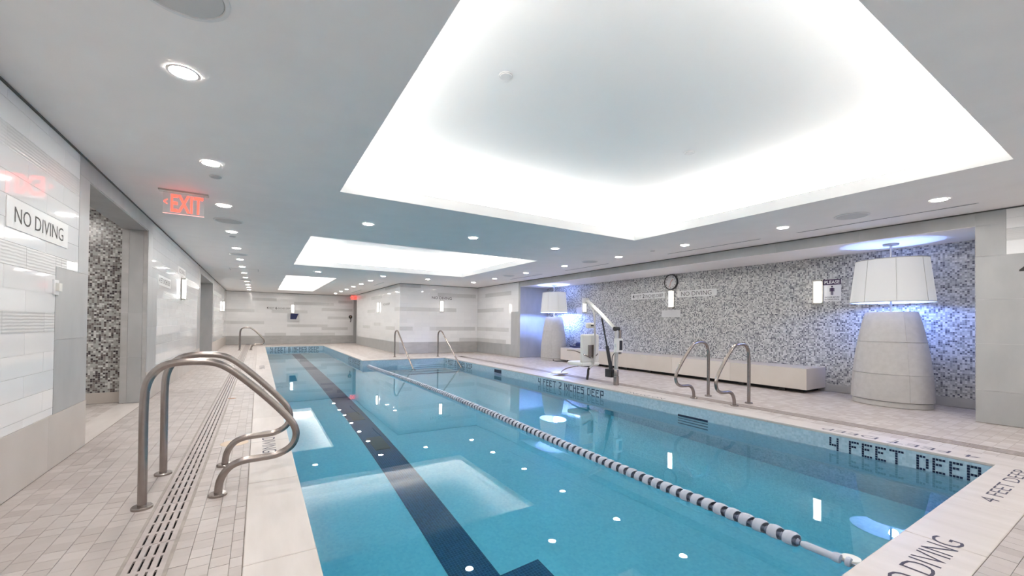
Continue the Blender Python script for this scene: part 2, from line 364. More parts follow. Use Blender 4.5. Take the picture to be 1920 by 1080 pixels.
for z0, z1 in ((0, 0.66), (0.66, 1.30), (1.30, 2.512)):
    MB().box(XL-0.20, XL-0.045, D1[1]-0.012, D1[1]-0.001, z0+.001, z1-.001).obj('jamb_slab', M['grey_stone'], door1)
    MB().box(XL-0.28, XL-0.202, D1[1]-0.010, D1[1]-0.001, z0+.001, z1-.001).obj('jamb_slab', M['dark_marble'], door1)
    MB().box(XL-0.043, XL-0.001, D1[1]-0.010, D1[1]-0.001, z0+.001, z1-.001).obj('jamb_slab', M['dark_marble'], door1)
    MB().box(XL-0.28, XL-0.001, D1[0]+0.001, D1[0]+0.010, z0+.001, z1-.001).obj('jamb_slab', M['grey_stone'], door1)
# doorway 2: shallow recess of grey stone
door2 = struct(MB().box(XL-0.75, XL-0.70, D2[0]-.3, D2[1]+.3, 0, 2.6).obj('door_2', M['dark_marble']), 'grey stone opening further along the left wall')
MB().box(XL-0.70, XL-0.001, D2[1]-0.004, D2[1]+0.05, 0, 1.26).obj('jamb_slab', M['grey_stone'], door2)
MB().box(XL-0.70, XL-0.001, D2[1]-0.004, D2[1]+0.05, 1.262, 2.52).obj('jamb_slab', M['grey_stone'], door2)
MB().box(XL-0.70, XL-0.001, D2[0]-0.05, D2[0]+0.004, 0, 2.52).obj('jamb_slab', M['grey_stone'], door2)
MB().box(XL-0.70, XL-0.001, D2[0], D2[1], D2[2]-0.004, D2[2]+0.05).obj('lintel', M['grey_stone'], door2)
MB().box(XL-0.70, XL-0.001, D2[0], D2[1], -0.1, -0.002).obj('threshold', M['floor_far'], door2)

# far wall
zf = rows(0.44, 0.592)
wall_far = struct(MB().box(XL-T, XB+0.08, YF, YF+0.2, 0, ZC).obj('wall_far', M['wall_grout']), 'far end wall of white tile with grey bands')
greysF = [(-0.3, 0.79, 12), (1.61, 3.6, 11), (3.84, 4.6, 12), (2.98, 4.6, 9), (0.57, 2.26, 8), (-1.4, -0.2, 8), (3.29, 4.6, 6), (-1.4, 0.24, 4), (1.30, 3.29, 3), (2.99, 4.36, 2), (0.27, 1.25, 0), (1.93, 3.68, 0)]
tiled(wall_far, ('y', YF), -1, XL, XB+0.06, zf, [], greysF)
bf = struct(MB().box(XL, XB+0.06, YF-0.002, YF, 0, 0.44).obj('baseboard_far', M['grout']), 'grey marble base along the far wall')
for i in range(5):
    a = XL+i*1.22; slab(bf, ('y', YF-0.002), -1, a, min(a+1.22, XB+0.06), 0, 0.44, 'dark_marble', 'base_slab', 0.008)
struct(MB().box(XL, XB+.06, YF-0.02, YF, ZC-0.017, ZC-0.002).obj('trim_2', M['reveal']), 'thin dark shadow gap above the far wall')
# door 3 beside the far wall
door3 = struct(MB().box(XB+0.36, XB+0.40, 23.5, YF+0.2, 0, 2.62).obj('door_3', M['dark']), 'dark doorway with grey stone jamb at the far right corner')
MB().box(XB+0.06, XB+0.34, YF-0.03, YF+0.02, 0, 2.62).obj('jamb_slab', M['grey_stone'], door3)
MB().box(XB+0.345, XB+0.36, YF-0.05, YF+0.02, 0, 2.62).obj('door_edge', M['reveal'], door3)
MB().box(XB, XB+0.6, 23.85, YF+0.1, 2.62, ZC).obj('lintel', M['white_tile'], door3)

# the block that pushes into the room, right of the far pool lane
wall_block = struct(MB().box(XB, XR+0.1, YB, 23.85, 0, ZC).obj('wall_corner', M['wall_grout']), 'projecting white tiled corner wall behind the pool stairs')
greysB = [(4.6, 5.42, 14), (6.13, 7.84, 12), (4.6, 6.95, 8), (4.6, 5.11, 3), (5.81, 7.82, 3), (7.1, 7.93, 0)]
tiled(wall_block, ('y', YB), -1, XB, XR, zf, [], greysB, start=0.3)
greysS = [(15.7, 17.9, 14), (18.4, 20.4, 12), (15.7, 16.4, 8), (16.3, 17.7, 3), (18.6, 19.8, 4), (20.6, 22.2, 3), (19.6, 21.2, 8), (21.6, 23.4, 13)]
tiled(wall_block, ('x', XB), -1, YB, 23.85, zf, [], greysS)
bbk = struct(MB().box(XB-0.002, XR, YB-0.002, YB, 0, 0.44).obj('baseboard_corner', M['grout']), 'grey marble base around the projecting corner wall')
for a, c in ((XB-0.01, 5.75), (5.75, 6.97), (6.97, XR)): slab(bbk, ('y', YB-0.002), -1, a, c, 0, 0.44, 'dark_marble', 'base_slab', 0.008)
for i in range(7):
    a = YB+i*1.22; slab(bbk, ('x', XB-0.002), -1, a, min(a+1.22, 23.85), 0, 0.44, 'grey_stone', 'base_slab', 0.008)
struct(MB().box(XB-0.012, XB, YB-0.012, 23.85, ZC-0.017, ZC-0.002).box(XB-.012, XR, YB-0.012, YB, ZC-0.017, ZC-0.002).obj('trim_3', M['reveal']), 'thin dark shadow gap above the corner wall')

# right wall with its long niche
mb = MB(); mb.box(XR, XR+0.25, YN, NY0, 0, ZC).box(XR, XR+0.25, NY0, NY1, NZ, ZC).box(XR, XR+0.25, NY1, YB, 0, ZC)
wall_right = struct(mb.obj('wall_right', M['wall_grout']), 'right wall of grey stone around a long mosaic niche')
greysR = [(12.95, 15.0, 12), (13.5, 15.7, 8), (13.1, 15.7, 3), (13.3, 15.7, 0)]
tiled(wall_right, ('x', XR), -1, 12.45, YB, zf, [(12.4, 12.95, 0.42, 1.64)], greysR)
tiled(wall_right, ('x', XR), -1, YN, 1.137, [2.13, 2.30, 2.452, 2.58, ZC-0.018], [], [(YN, 1.137, 1)], cap=40)
for i in range(9):
    a = NY0+i*1.2144; slab(wall_right, ('x', XR), -1, a, a+1.2144, NZ, 2.697, 'grey_stone')
for a, c, z0, z1 in ((12.33, 12.45, 0, 2.697), (12.45, 12.95, 0.44, 1.64), (1.137, NY0, NZ, 2.697), (1.137, NY0, 2.13, NZ), (0.0, NY0, 1.574, 2.13), (0.0, NY0, 1.01, 1.574), (0.0, NY0, 0.412, 1.01), (0.0, NY0, 0, 0.412),
                     (YN, 0.0, 1.01, 2.13), (YN, 0.0, 0, 1.01)):
    slab(wall_right, ('x', XR), -1, a, c, z0, z1, 'grey_stone')
bbr = struct(MB().box(XR-0.002, XR, 12.45, YB, 0, 0.44).obj('baseboard_right', M['grout']), 'grey stone base at the far end of the right wall')
for a, c in ((12.45, 13.6), (13.6, 14.8), (14.8, YB)): slab(bbr, ('x', XR-0.002), -1, a, c, 0, 0.44, 'grey_stone', 'base_slab', 0.008)
struct(MB().box(XR-0.012, XR, YN, YB, ZC-0.017, ZC-0.002).obj('trim_4', M['reveal']), 'thin dark shadow gap above the right wall')
niche = struct(MB().box(XN, XN+0.1, NY0-0.1, NY1+0.1, 0, NZ+0.1).obj('wall_niche', M['wall_mosaic']), 'grey glass mosaic wall at the back of the niche')
MB().box(XR+0.25, XN, NY1, NY1+0.1, 0, NZ).obj('niche_side', M['grey_stone'], niche)
MB().box(XR+0.25, XN, NY0-0.1, NY0, 0, NZ).obj('niche_side', M['grey_stone'], niche)
MB().box(XR, XR+0.25, NY1-0.001, NY1-0.0005, 0, NZ).obj('niche_side', M['grey_stone'], niche)
MB().box(XR-0.004, XN, NY0-0.0, NY1+0.0, NZ-0.004, NZ+0.1).obj('niche_ceiling', M['paint'], niche)
for i in range(9): slab(niche, ('x', XN), -1, NY0+i*1.2144, NY0+(i+1)*1.2144, 0, 0.14, 'dark_marble', 'base_slab', 0.01)
wall_near = struct(MB().box(XL-T, XR+0.25, YN-0.2, YN, 0, ZC).obj('wall_near', M['white_tile']), 'white wall behind the camera')

# ------------------------------------------------------------------ floor, coping, trench drains
def ring_polys(mb, z, o, outer=None):
    """deck faces around the pool, o = how far the inner edge sits outside the pool edge"""
    a0, a1, a2, b0, b1, b2 = PX0-o, PX1+o, PX2+o, PY0-o, PY1+o, PY2+o
    for x0, x1, y0, y1 in ((XL-.05, a0, YN, YF), (a0, a2, YN, b0), (a2, XN+.1, YN, b1), (a1, XN+.1, b1, YF), (a0, a1, b2, YF)):
        mb.quad((x0,y0,z),(x1,y0,z),(x1,y1,z),(x0,y1,z))
    return mb
CW = 0.33
mb = MB(); zf0 = -0.004
for x0, x1, y0, y1 in ((XL-.05, -0.545, 9.0, YF), (-0.365, PX0-CW, 9.0, YF), (PX0-CW, PX1+CW, PY2+CW, YF), (PX2+CW, XN+.1, YN, PY1+CW), (PX1+CW, XN+.1, PY1+CW, YF), (-.545, PX2+CW, YN, -0.16)):
    if (x0, y0) == (PX2+CW, YN):
        mb.quad((x0,y0,zf0),(6.17,y0,zf0),(6.17,y1,zf0),(x0,y1,zf0)); mb.quad((6.345,y0,zf0),(x1,y0,zf0),(x1,y1,zf0),(6.345,y1,zf0))
    else: mb.quad((x0,y0,zf0),(x1,y0,zf0),(x1,y1,zf0),(x0,y1,zf0))
floor = struct(mb.obj('floor', M['floor_far']), 'pool deck of small beige stone tiles')
mb = MB()
for x0, x1, y0, y1 in ((XL-.05, -0.545, YN, 9.0), (-0.365, PX0-CW, YN, 9.0), (PX0-CW, PX2+CW, YN, PY0-CW)): mb.quad((x0,y0,-0.007),(x1,y0,-0.007),(x1,y1,-0.007),(x0,y1,-0.007))
mb.obj('grout_bed', M['grout'], floor)
mb = MB()
for x0, x1, y0, y1 in ((-0.545, -0.365, YN, YF), (6.17, 6.345, YN, PY1+CW)): mb.quad((x0,y0,-0.06),(x1,y0,-0.06),(x1,y1,-0.06),(x0,y1,-0.06))
mb.obj('trench_bed', M['dark'], floor)
# single tiles
tiles = []
edges = [XL+0.012+i*(0.851/9) for i in range(10)]
cols = list(zip(edges, edges[1:])) + [(-0.362, -0.281), (-0.281, -0.189), (-0.189, -0.106), (-0.106, -0.052)]
for i, (a, c) in enumerate(cols):
    y = YN + (0.048 if i % 2 else 0.0)
    while y < 9.0:
        tiles.append((a, c, y, y+0.0955)); y += 0.0955
for j in range(9):
    y1 = PY0-CW-0.002-j*0.0955; x = -0.30 + (0.048 if j % 2 else 0)
    while x < PX2+CW-0.02:
        if x > -0.05: tiles.append((x, x+0.0955, y1-0.0955, y1))
        x += 0.0955
def visible(t):
    v = Vector(((t[0]+t[1])/2, (t[2]+t[3])/2, -1.2)); d = v.dot(fw)
    if d < 0.3: return 0
    x = 960+F_PX*v.dot(r2)/d; y = CY-F_PX*v.dot(u2)/d
    return 1/d if (-20 < x < 1940 and y < 1110) else 0
tiles.sort(key=lambda t: -visible(t)); rest = MB(); cache = {}
for i, (a, c, y0, y1) in enumerate(tiles):
    h = random.choice((0, 0, 0.0006, -0.0006)); g = 0.0011
    if i < 300:
        key = (round(c-a, 4), round(y1-y0, 4))
        if key not in cache: cache[key] = MB().box(-(c-a)/2+g, (c-a)/2-g, -(y1-y0)/2+g, (y1-y0)/2-g, -0.006, 0).mesh('tile', M['floor_tile'])
        link('tile', cache[key], floor, ((a+c)/2, (y0+y1)/2, h-0.0005))
    else: rest.box(a+g, c-g, y0+g, y1-g, -0.006, h-0.0005)
rest.obj('tile_field', M['floor_tile'], floor)['kind'] = 'stuff'
# coping slabs
cop = struct(MB().box(PX0-CW, PX0-.02, PY0-CW, PY2+CW, -0.05, -0.004).box(PX0-.02, PX2+CW, PY0-CW, PY0-.02, -0.05, -0.004).box(PX2+.02, PX2+CW, PY0-.02, PY1+CW, -0.05, -0.004).box(PX1+.02, PX2+.02, PY1+.02, PY1+CW, -0.05, -0.004)
             .box(PX1+.02, PX1+CW, PY1+CW, PY2+CW, -0.05, -0.004).box(PX0-.02, PX1+.02, PY2+.02, PY2+CW, -0.05, -0.004).obj('trim_5', M['grout']), 'pale limestone coping around the pool edge')
def coping(x0, x1, y0, y1, along, start, step):
    lo, hi = (y0, y1) if along == 'y' else (x0, x1); cuts = [lo, hi]; k = start
    while k < hi-0.05:
        if k > lo+0.05: cuts.append(k)
        k += step
    cuts = sorted(cuts); g = 0.001
    for a, c in zip(cuts, cuts[1:]):
        mb = MB()
        if along == 'y': mb.box(x0, x1, a+g, c-g, -0.028, 0.0)
        else: mb.box(a+g, c-g, y0, y1, -0.028, 0.0)
        o = mb.obj('coping_slab', M['coping'], cop)
        bv = o.modifiers.new('edge', 'BEVEL'); bv.width = 0.006; bv.segments = 2; bv.limit_method = 'ANGLE'
coping(PX0-CW, PX0, PY0-CW, PY2+CW, 'y', 2.41-1.2*4, 1.2)
coping(PX0, PX2, PY0-CW, PY0, 'x', 3.28-0.985*4, 0.985)
coping(PX2, PX2+CW, PY0-CW, PY1+CW, 'y', 1.6, 1.2)
coping(PX1, PX2, PY1, PY1+CW, 'x', 3.6, 1.0)
coping(PX1, PX1+CW, PY1+CW, PY2+CW, 'y', 14.2, 1.2)
coping(PX0, PX1, PY2, PY2+CW, 'x', 1.2, 1.2)
# trench grates: panels with four rows of slots
def grate_mesh():
    mb = MB(); W = 0.166; Lg = 0.575; sl = 0.0105; nb = 5; bw = (W-4*sl)/5
    for i in range(nb):
        x = i*(bw+sl); mb.box(x, x+bw, 0, Lg, -0.012, 0)
    for i in range(4):
        x = bw+i*(bw+sl)
        for k in range(5):
            y = k*Lg/4 - (0.013 if k else 0); mb.box(x, x+sl, max(0, y), min(Lg, y+0.026 if k else 0.013), -0.012, 0)
    return mb.mesh('grate_panel', M['grate'])
gm = grate_mesh(); gm2 = gm.copy(); gm2.materials.clear(); gm2.materials.append(plain('dark_grate', (0.36, 0.31, 0.285), 0.5, noise=0.1, nscale=20))  # the right trench grate gets a darker tone
frame_m = plain('drain_frame', (0.34, 0.30, 0.265), 0.6, noise=0.15, nscale=15)
for nm, x0, lab, yend in (('drain_grate', -0.538, 'long slotted trench drain beside the left wall walkway', 25.0), ('drain_grate', 6.175, 'long slotted trench drain in the deck before the mosaic niche', 13.7)):
    t = thing(nm, lab, 'drain', (x0, 0, 0)); y = 2.893-0.5785*7
    for a_, c_ in ((-0.016, 0.0), (0.166, 0.184)): MB().box(a_, c_, -1.25, yend+0.02, -0.02, 0.0012).obj('frame', frame_m, t)
    while y < yend-0.5: link('grate_panel', gm if x0 < 0 else gm2, t, (0, y, -0.001)); y += 0.5785

# ------------------------------------------------------------------ pool basin and water
ZD = -1.41
def zd(y): return ZD - 0.15*max(0, min(1, (y-8)/12))
mb = MB(); wb = MB(); poly = [(PX0,PY0),(PX2,PY0),(PX2,PY1),(PX1,PY1),(PX1,PY2),(PX0,PY2)]
for (ax, ay), (bx, by) in zip(poly, poly[1:]+poly[:1]): wb.quad((bx,by,-0.027),(ax,ay,-0.027),(ax,ay,-1.62),(bx,by,-1.62))
for y0, y1, x1 in ((PY0, 8, PX2), (8, PY1, PX2), (PY1, 20, PX1), (20, PY2, PX1)): mb.quad((PX0,y0,zd(y0)),(x1,y0,zd(y0)),(x1,y1,zd(y1)),(PX0,y1,zd(y1)))
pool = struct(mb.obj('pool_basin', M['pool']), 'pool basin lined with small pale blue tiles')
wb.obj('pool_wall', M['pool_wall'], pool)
mb = MB()
for y0, y1 in ((2.6, 8), (8, 20), (20, 21.6)): mb.quad((1.315,y0,zd(y0)+.004),(1.675,y0,zd(y0)+.004),(1.675,y1,zd(y1)+.004),(1.315,y1,zd(y1)+.004))
mb.quad((0.955,2.62,ZD+.005),(2.04,2.62,ZD+.005),(2.04,2.86,ZD+.005),(0.955,2.86,ZD+.005))
mb.quad((0.955,21.4,zd(21)+.005),(2.04,21.4,zd(21)+.005),(2.04,21.6,zd(21)+.005),(0.955,21.6,zd(21)+.005))
o = mb.obj('lane_line', M['navy'], pool); o['label'] = 'dark navy tile lane line with T ends on the pool floor'
mb = MB(); e = 0.0005; z = ZW
mb.quad((PX0+e,PY0+e,z),(PX2-e,PY0+e,z),(PX2-e,PY1-e,z),(PX0+e,PY1-e,z)); mb.quad((PX0+e,PY1-e,z),(PX1-e,PY1-e,z),(PX1-e,PY2-e,z),(PX0+e,PY2-e,z))
tag(mb.obj('pool_water', M['water']), 'still clear blue water filling the swimming pool', 'water', kind='stuff')
# stairs under water
st = thing('pool_stairs', 'submerged pool stairs with dark nosings in the far right bay', 'stairs', (0,0,0))
for k in range(5):
    y0 = PY1-0.30*(k+1); zt = ZW-0.10-0.22*k
    s_ = MB().box(3.9, PX2-0.001, y0, PY1-0.30*k-0.001, -1.40, zt).obj('step', M['pool'], st)
    MB().box(3.9, PX2-0.001, y0-0.004, y0+0.05, zt-0.04, zt+0.004).obj('nosing', M['navy_flat'], s_)
rs = thing('recessed_steps', 'dark recessed footholds in the pool wall below the twin grab rails', 'steps', (PX2-0.004, 3.86, 0))
for k, z in enumerate((-0.205, -0.36, -0.52, -0.68)): MB().box(0, 0.004, -0.25, 0.25, z-0.03, z+0.03).obj('foothold', M['navy_flat'], rs)
sk = thing('skimmer', 'square skimmer opening in the pool wall near the lift', 'skimmer', (PX2-0.004, 9.78, -0.165))
MB().box(0.001, 0.004, -0.19, 0.19, -0.11, 0.11).obj('opening', M['navy_flat'], sk)
MB().box(0, 0.003, -0.19, 0.19, -0.11, 0.02).obj('weir_flap', M['float_dark'], sk)
for y in (7.7, 6.1):
    MB().box(1.40, 1.60, y-0.28, y+0.28, ZD+0.006, ZD+0.03).obj('drain_cover', M['black_plastic'], pool)

# ------------------------------------------------------------------ lettering
def text_mesh(body, width, height, depth, mat, thin=0.0):
    c = bpy.data.curves.new('lettering', 'FONT'); c.body = body; c.size = 1; c.offset = thin; c.extrude = 0.0; c.resolution_u = 3
    o = bpy.data.objects.new('tmp', c); COL.objects.link(o)
    dg = bpy.context.evaluated_depsgraph_get(); me = bpy.data.meshes.new_from_object(o.evaluated_get(dg))
    bpy.data.objects.remove(o); bpy.data.curves.remove(c)
    xs = [v.co.x for v in me.vertices]; ys = [v.co.y for v in me.vertices]
    sx = width/(max(xs)-min(xs)); sy = height/(max(ys)-min(ys)); x0, y0 = min(xs), min(ys)
    for v in me.vertices: v.co = ((v.co.x-x0)*sx, (v.co.y-y0)*sy, depth)
    me.materials.clear(); me.materials.append(mat); me.name = 'lettering'
    return me
def islands(me):
    """split a lettering mesh into one mesh for each character"""
    par = list(range(len(me.vertices)))
    def find(i):
        while par[i] != i: par[i] = par[par[i]]; i = par[i]
        return i
    for e in me.edges: par[find(e.vertices[0])] = find(e.vertices[1])
    groups = {}
    for p in me.polygons: groups.setdefault(find(p.vertices[0]), []).append(tuple(p.vertices))
    out = []
    for fs in groups.values():
        ids = sorted({i for f in fs for i in f}); mp = {j: i for i, j in enumerate(ids)}
        m2 = bpy.data.meshes.new('letter'); m2.from_pydata([tuple(me.vertices[i].co) for i in ids], [], [tuple(mp[i] for i in f) for f in fs]); m2.update()
        m2.materials.append(me.materials[0]); out.append(m2)
    return out
def put_letters(me, org, r, u, parent):
    for m2 in islands(me): put(m2, org, r, u, parent, 'letter')
def put(me, org, r, u, parent=None, name='lettering'):
    """lay a flat mesh out with its x along r and y along u"""
    r = Vector(r); u = Vector(u); n = r.cross(u)
    me.transform(Matrix(((r.x,u.x,n.x,org[0]),(r.y,u.y,n.y,org[1]),(r.z,u.z,n.z,org[2]),(0,0,0,1))))
    return link(name, me, parent)
GL = {'4': ['1001','1001','1001','1111','0001','0001'], 'F': ['1111','1000','1110','1000','1000','1000'], 'E': ['1111','1000','1110','1000','1000','1111'],
      'T': ['11111','00100','00100','00100','00100','00100'], 'D': ['1110','1001','1001','1001','1001','1110'], 'P': ['1111','1001','1001','1111','1000','1000'],
      '2': ['1111','0001','0011','0110','1000','1111'], '6': ['1111','1000','1111','1001','1001','1111'], 'I': ['1','1','1','1','1','1'], 'N': ['1001','1101','1101','1011','1011','1001'],
      'C': ['1111','1000','1000','1000','1000','1111'], 'H': ['1001','1001','1111','1001','1001','1001'], 'S': ['1111','1000','1111','0001','0001','1111']}
def tile_words(words, label, org, r, n, width, ztop, ph=0.0245):
    """depth marking laid in small navy tiles, each letter a part"""
    total = sum((3 if c == ' ' else len(GL[c][0])+1) for c in words)-1; pw = width/total
    t = thing('depth_marking', label, 'marking', (org[0], org[1], 0)); r = Vector(r); n = Vector(n); x = 0
    for c in words:
        if c == ' ': x += 3; continue
        mb = MB()
        for j, row in enumerate(GL[c]):
            for i, b_ in enumerate(row):
                if b_ == '1':
                    a = r*((x+i+0.08)*pw) + n*0.003; d = r*((x+i+0.92)*pw) + n*0.003; z1 = ztop-j*ph-0.0015; z0 = ztop-(j+1)*ph+0.0015
                    mb.quad((a.x,a.y,z0),(d.x,d.y,z0),(d.x,d.y,z1),(a.x,a.y,z1))
                    n_ = len(mb.v)
        mb.obj('letter', M['navy_flat'], t); x += len(GL[c][0])+1
tile_words('4 FEET DEEP', 'navy tile letters reading 4 FEET DEEP on the near right pool wall', (PX2, 2.115), (0,-1,0), (-1,0,0), 1.165, -0.052)
tile_words('4 FEET 2 INCHES DEEP', 'navy tile letters reading 4 FEET 2 INCHES DEEP below the pool lift', (PX2, 7.87), (0,-1,0), (-1,0,0), 2.14, -0.055)
tile_words('4 FEET 2 INCHES DEEP', 'navy tile letters reading 4 FEET 2 INCHES DEEP beside the pool stairs', (PX2, 13.42), (0,-1,0), (-1,0,0), 2.05, -0.055)
tile_words('4 FEET 6 INCHES DEEP', 'navy tile letters reading 4 FEET 6 INCHES DEEP on the far pool wall', (0.49, PY2), (1,0,0), (0,-1,0), 2.09, -0.045)
tile_words('4 FEET 6 INCHES DEEP', 'small navy tile letters on the pool wall before the projecting corner wall', (PX1, 15.9), (0,-1,0), (-1,0,0), 2.05, -0.055)
def engraved(body, label, org, r, u, wd, ht, thin=-0.006):
    t = thing('engraved_marking', label, 'marking', (org[0], org[1], 0.0))
    put_letters(text_mesh(body, wd, ht, 0.0008, M['ink'], thin), (0,0,0), r, u, t)
engraved('NO DIVING', 'NO DIVING engraved in the near coping beside the lane rope end', (2.44, 0.632), (1,0,0), (0,1,0), 0.925, 0.125)
engraved('4 FEET DEEP', '4 FEET DEEP engraved in the near coping at the pool corner', (4.335, 0.668), (1,0,0), (0,1,0), 1.2, 0.085)
engraved('4 FEET DEEP', '4 FEET DEEP engraved in the right coping near the pool corner', (5.77, 0.98), (0,1,0), (-1,0,0), 1.25, 0.115)
engraved('NO DIVING', 'NO DIVING engraved in the right coping by the lift post', (5.70, 4.43), (0,1,0), (-1,0,0), 0.80, 0.10)
engraved('NO DIVING', 'NO DIVING engraved in the left coping by the near handrails', (0.045, 5.25), (0,-1,0), (1,0,0), 0.87, 0.115)
engraved('4 FEET 2 INCHES', '4 FEET 2 INCHES engraved in the left coping beyond the near handrails', (0.03, 9.6), (0,-1,0), (1,0,0), 1.3, 0.12)
engraved('NO DIVING', 'NO DIVING engraved in the left coping halfway down the pool', (0.03, 13.0), (0,-1,0), (1,0,0), 0.9, 0.12)

# ------------------------------------------------------------------ handrails
PROF = [(-0.616,0.0),(-0.616,0.349),(-0.616,0.665),(-0.603,0.79),(-0.560,0.872),(-0.490,0.915),(-0.377,0.925),(-0.261,0.914),(-0.176,0.872),(-0.075,0.784),(0.057,0.650),(0.178,0.512),(0.236,0.425),(0.250,0.345),(0.216,0.272),(0.131,0.228),(0.03,0.220),(-0.082,0.214),(-0.159,0.182),(-0.209,0.104),(-0.223,0.0)]
def handrail(label, y, f, group):
    pts = smooth_path([(f(x), 0, z) for x, z in PROF], 5)
    t = thing('grab_rail', label, 'handrail', (0, y, 0), group)
    MB().tube(pts, 0.0245, 16).obj('rail', M['steel'], t, True)
    for x in (PROF[0][0], PROF[-1][0]):
        MB().lathe([(0.056,0.0),(0.056,0.012),(0.050,0.018),(0.027,0.020)], (f(x),0,0), seg=24).obj('base_flange', M['steel'], t, True)
handrail('large steel grab rail at the left pool edge, nearest the camera', 3.473, lambda x: x, 'left grab rails')
handrail('large steel grab rail just behind the nearest one on the left', 4.158, lambda x: x, 'left grab rails')
handrail('small distant steel grab rail at the far left pool edge, nearer one', 20.15, lambda x: x-0.04, 'far left grab rails')
handrail('small distant steel grab rail at the far left pool edge, farther one', 20.85, lambda x: x-0.04, 'far left grab rails')
handrail('steel grab rail on the right deck, the one nearer the big lamp', 3.535, lambda x: 5.905-x, 'right grab rails')
handrail('steel grab rail on the right deck, the one nearer the pool lift', 4.24, lambda x: 5.945-x, 'right grab rails')
for x, yb, lab in ((4.05, 14.36, 'left stair handrail descending into the water'), (5.50, 14.0, 'right stair handrail descending into the water')):
    t = thing('stair_rail', 'steel '+lab, 'handrail', (x, yb, 0), 'pool stair handrails')
    pts = smooth_path([(0,0,0),(0,0,0.4),(0,0,0.76),(0,-0.06,0.87),(0,-0.20,0.925),(0,-0.36,0.89),(0,-0.50,0.80),(0,-1.0,0.46),(0,-1.6,0.05),(0,-2.1,-0.28),(0,-2.2,-0.6)], 5)
    MB().tube(pts, 0.0245, 14).obj('rail', M['steel'], t, True)
    MB().lathe([(0.056,0.0),(0.056,0.012),(0.027,0.02)], seg=20).obj('base_flange', M['steel'], t, True)

# ------------------------------------------------------------------ lane rope
rope = thing('lane_rope', 'pale grey floating lane rope stretched along the pool', 'lane rope', (2.97, 0, ZW+0.012))
def rx(y): return 0.13*math.sin(math.pi*max(0, min(1, (y-2.5)/11.0)))**1.5
fl = MB().lathe([(0.018,-0.040),(0.030,-0.044),(0.047,-0.036),(0.054,-0.010),(0.054,0.020),(0.047,0.040),(0.043,0.040),(0.048,0.015),(0.046,-0.008),(0.036,-0.020),(0.018,-0.024)], axis='y', seg=18, cap=False).mesh('float', M['float'], True)
fc = MB().lathe([(0.0,-0.045),(0.016,-0.045),(0.016,0.030),(0.024,0.036),(0.016,0.052),(0.0,0.052)], axis='y', seg=10, cap=False).mesh('core', M['float_dark'], True)
# the mouth faces the near end and is cut back on one side, like a scoop
for me in (fl, fc): me.transform(Matrix.Rotation(math.pi, 4, 'Z'))
for v in fl.vertices:
    if v.co.y < 0.012: v.co.y += 0.48*max(0.0, -v.co.x*0.93+v.co.z*0.37)*min(1, (0.012-v.co.y)/0.03)
y = 1.335; k = 0
while y < 13.40:
    o = link('float', fl, rope, (rx(y), y, 0)); o.rotation_euler = (0, 0.45*math.sin(k*1.7), 0)
    if y < 9: link('core', fc, o)
    y += 0.0955; k += 1
MB().tube([(rx(yy), yy, 0) for yy in [0.87+i*0.5 for i in range(26)]], 0.004, 6).obj('cable', M['float_dark'], rope)
MB().tube([(0,1.275,0),(0,1.25,0),(0.0,1.10,0)], [0.018,0.026,0.024], 14).obj('tension_sleeve', M['float'], rope, True)
MB().lathe([(0.0,-0.02),(0.030,-0.018),(0.034,0),(0.030,0.018),(0,0.02)], (0,1.085,0), axis='y', seg=16).obj('end_collar', M['float'], rope, True)
MB().lathe([(0.0,-0.014),(0.028,-0.012),(0.032,0),(0.028,0.012),(0,0.014)], (0.005,1.03,0), axis='y', seg=16).obj('end_collar', M['float'], rope, True)
MB().lathe([(0.0,-0.012),(0.048,-0.012),(0.052,0),(0.048,0.012),(0,0.012)], (0.055,1.035,0.0), axis='z', seg=22).obj('end_disc', M['plastic_white'], rope, True)
MB().bar((0,1.03,0),(0,0.868,0.0),0.014).obj('hook', M['nickel'], rope)

# ------------------------------------------------------------------ ceiling fittings
lb = MB(); lb.v = [(0.068*math.cos(-2*math.pi*k/24), 0.068*math.sin(-2*math.pi*k/24), 0) for k in range(24)]; lb.f = [tuple(range(24))]
lens_me = lb.mesh('lens', M['lens'])
trim_me = MB().lathe([(0.068,-0.001),(0.070,-0.006),(0.084,-0.005),(0.086,0.0)], seg=28, cap=False).mesh('trim_ring', M['metal_white'], True)
def downlight(x, y, label, group):
    t = thing('downlight', label, 'downlight', (x, y, ZC-0.001), group)
    link('lens', lens_me, t, (0,0,-0.002)); link('trim_ring', trim_me, t)
for i, y in enumerate((3.184, 4.891, 6.592, 8.45, 10.30, 12.12, 13.70, 15.45, 17.0, 18.7, 20.4, 21.9, 23.45)):
    downlight(-0.415, y, 'round recessed downlight in the left ceiling row, %s from the camera' % ORD[i], 'left row downlights')
for i, y in enumerate((1.487, 3.185, 4.889, 6.567, 8.384, 10.192, 12.104, 13.70)):
    downlight(6.81 if y < 7 else 6.74, y, 'round recessed downlight in the right ceiling row, %s from the camera' % ORD[i], 'right row downlights')
for i, x in enumerate((1.412, 3.209, 5.026)): downlight(x, 6.56, 'round recessed downlight between the large and middle coffers, %s from left' % ORD[i], 'downlights between the first two coffers')
for i, x in enumerate((1.509, 3.449, 4.967)): downlight(x, 13.68, 'round recessed downlight beyond the middle coffer, %s from left' % ORD[i], 'downlights beyond the middle coffer')
for i, y in enumerate((15.413, 16.984, 18.55, 20.2, 21.7, 23.4)):
    downlight(3.43, y, 'round recessed downlight right of the small far coffer, %s from the camera' % ORD[i], 'downlights right of the far coffer')
for i, x in enumerate((-0.415, 1.412, 3.209, 5.026, 6.81)): downlight(x, -0.25, 'unseen recessed downlight added as fill behind the camera, %s from the left wall' % ORD[i], 'fill downlights added behind the camera')  # unseen fixtures continuing the grid, added to lift the ceiling brightness
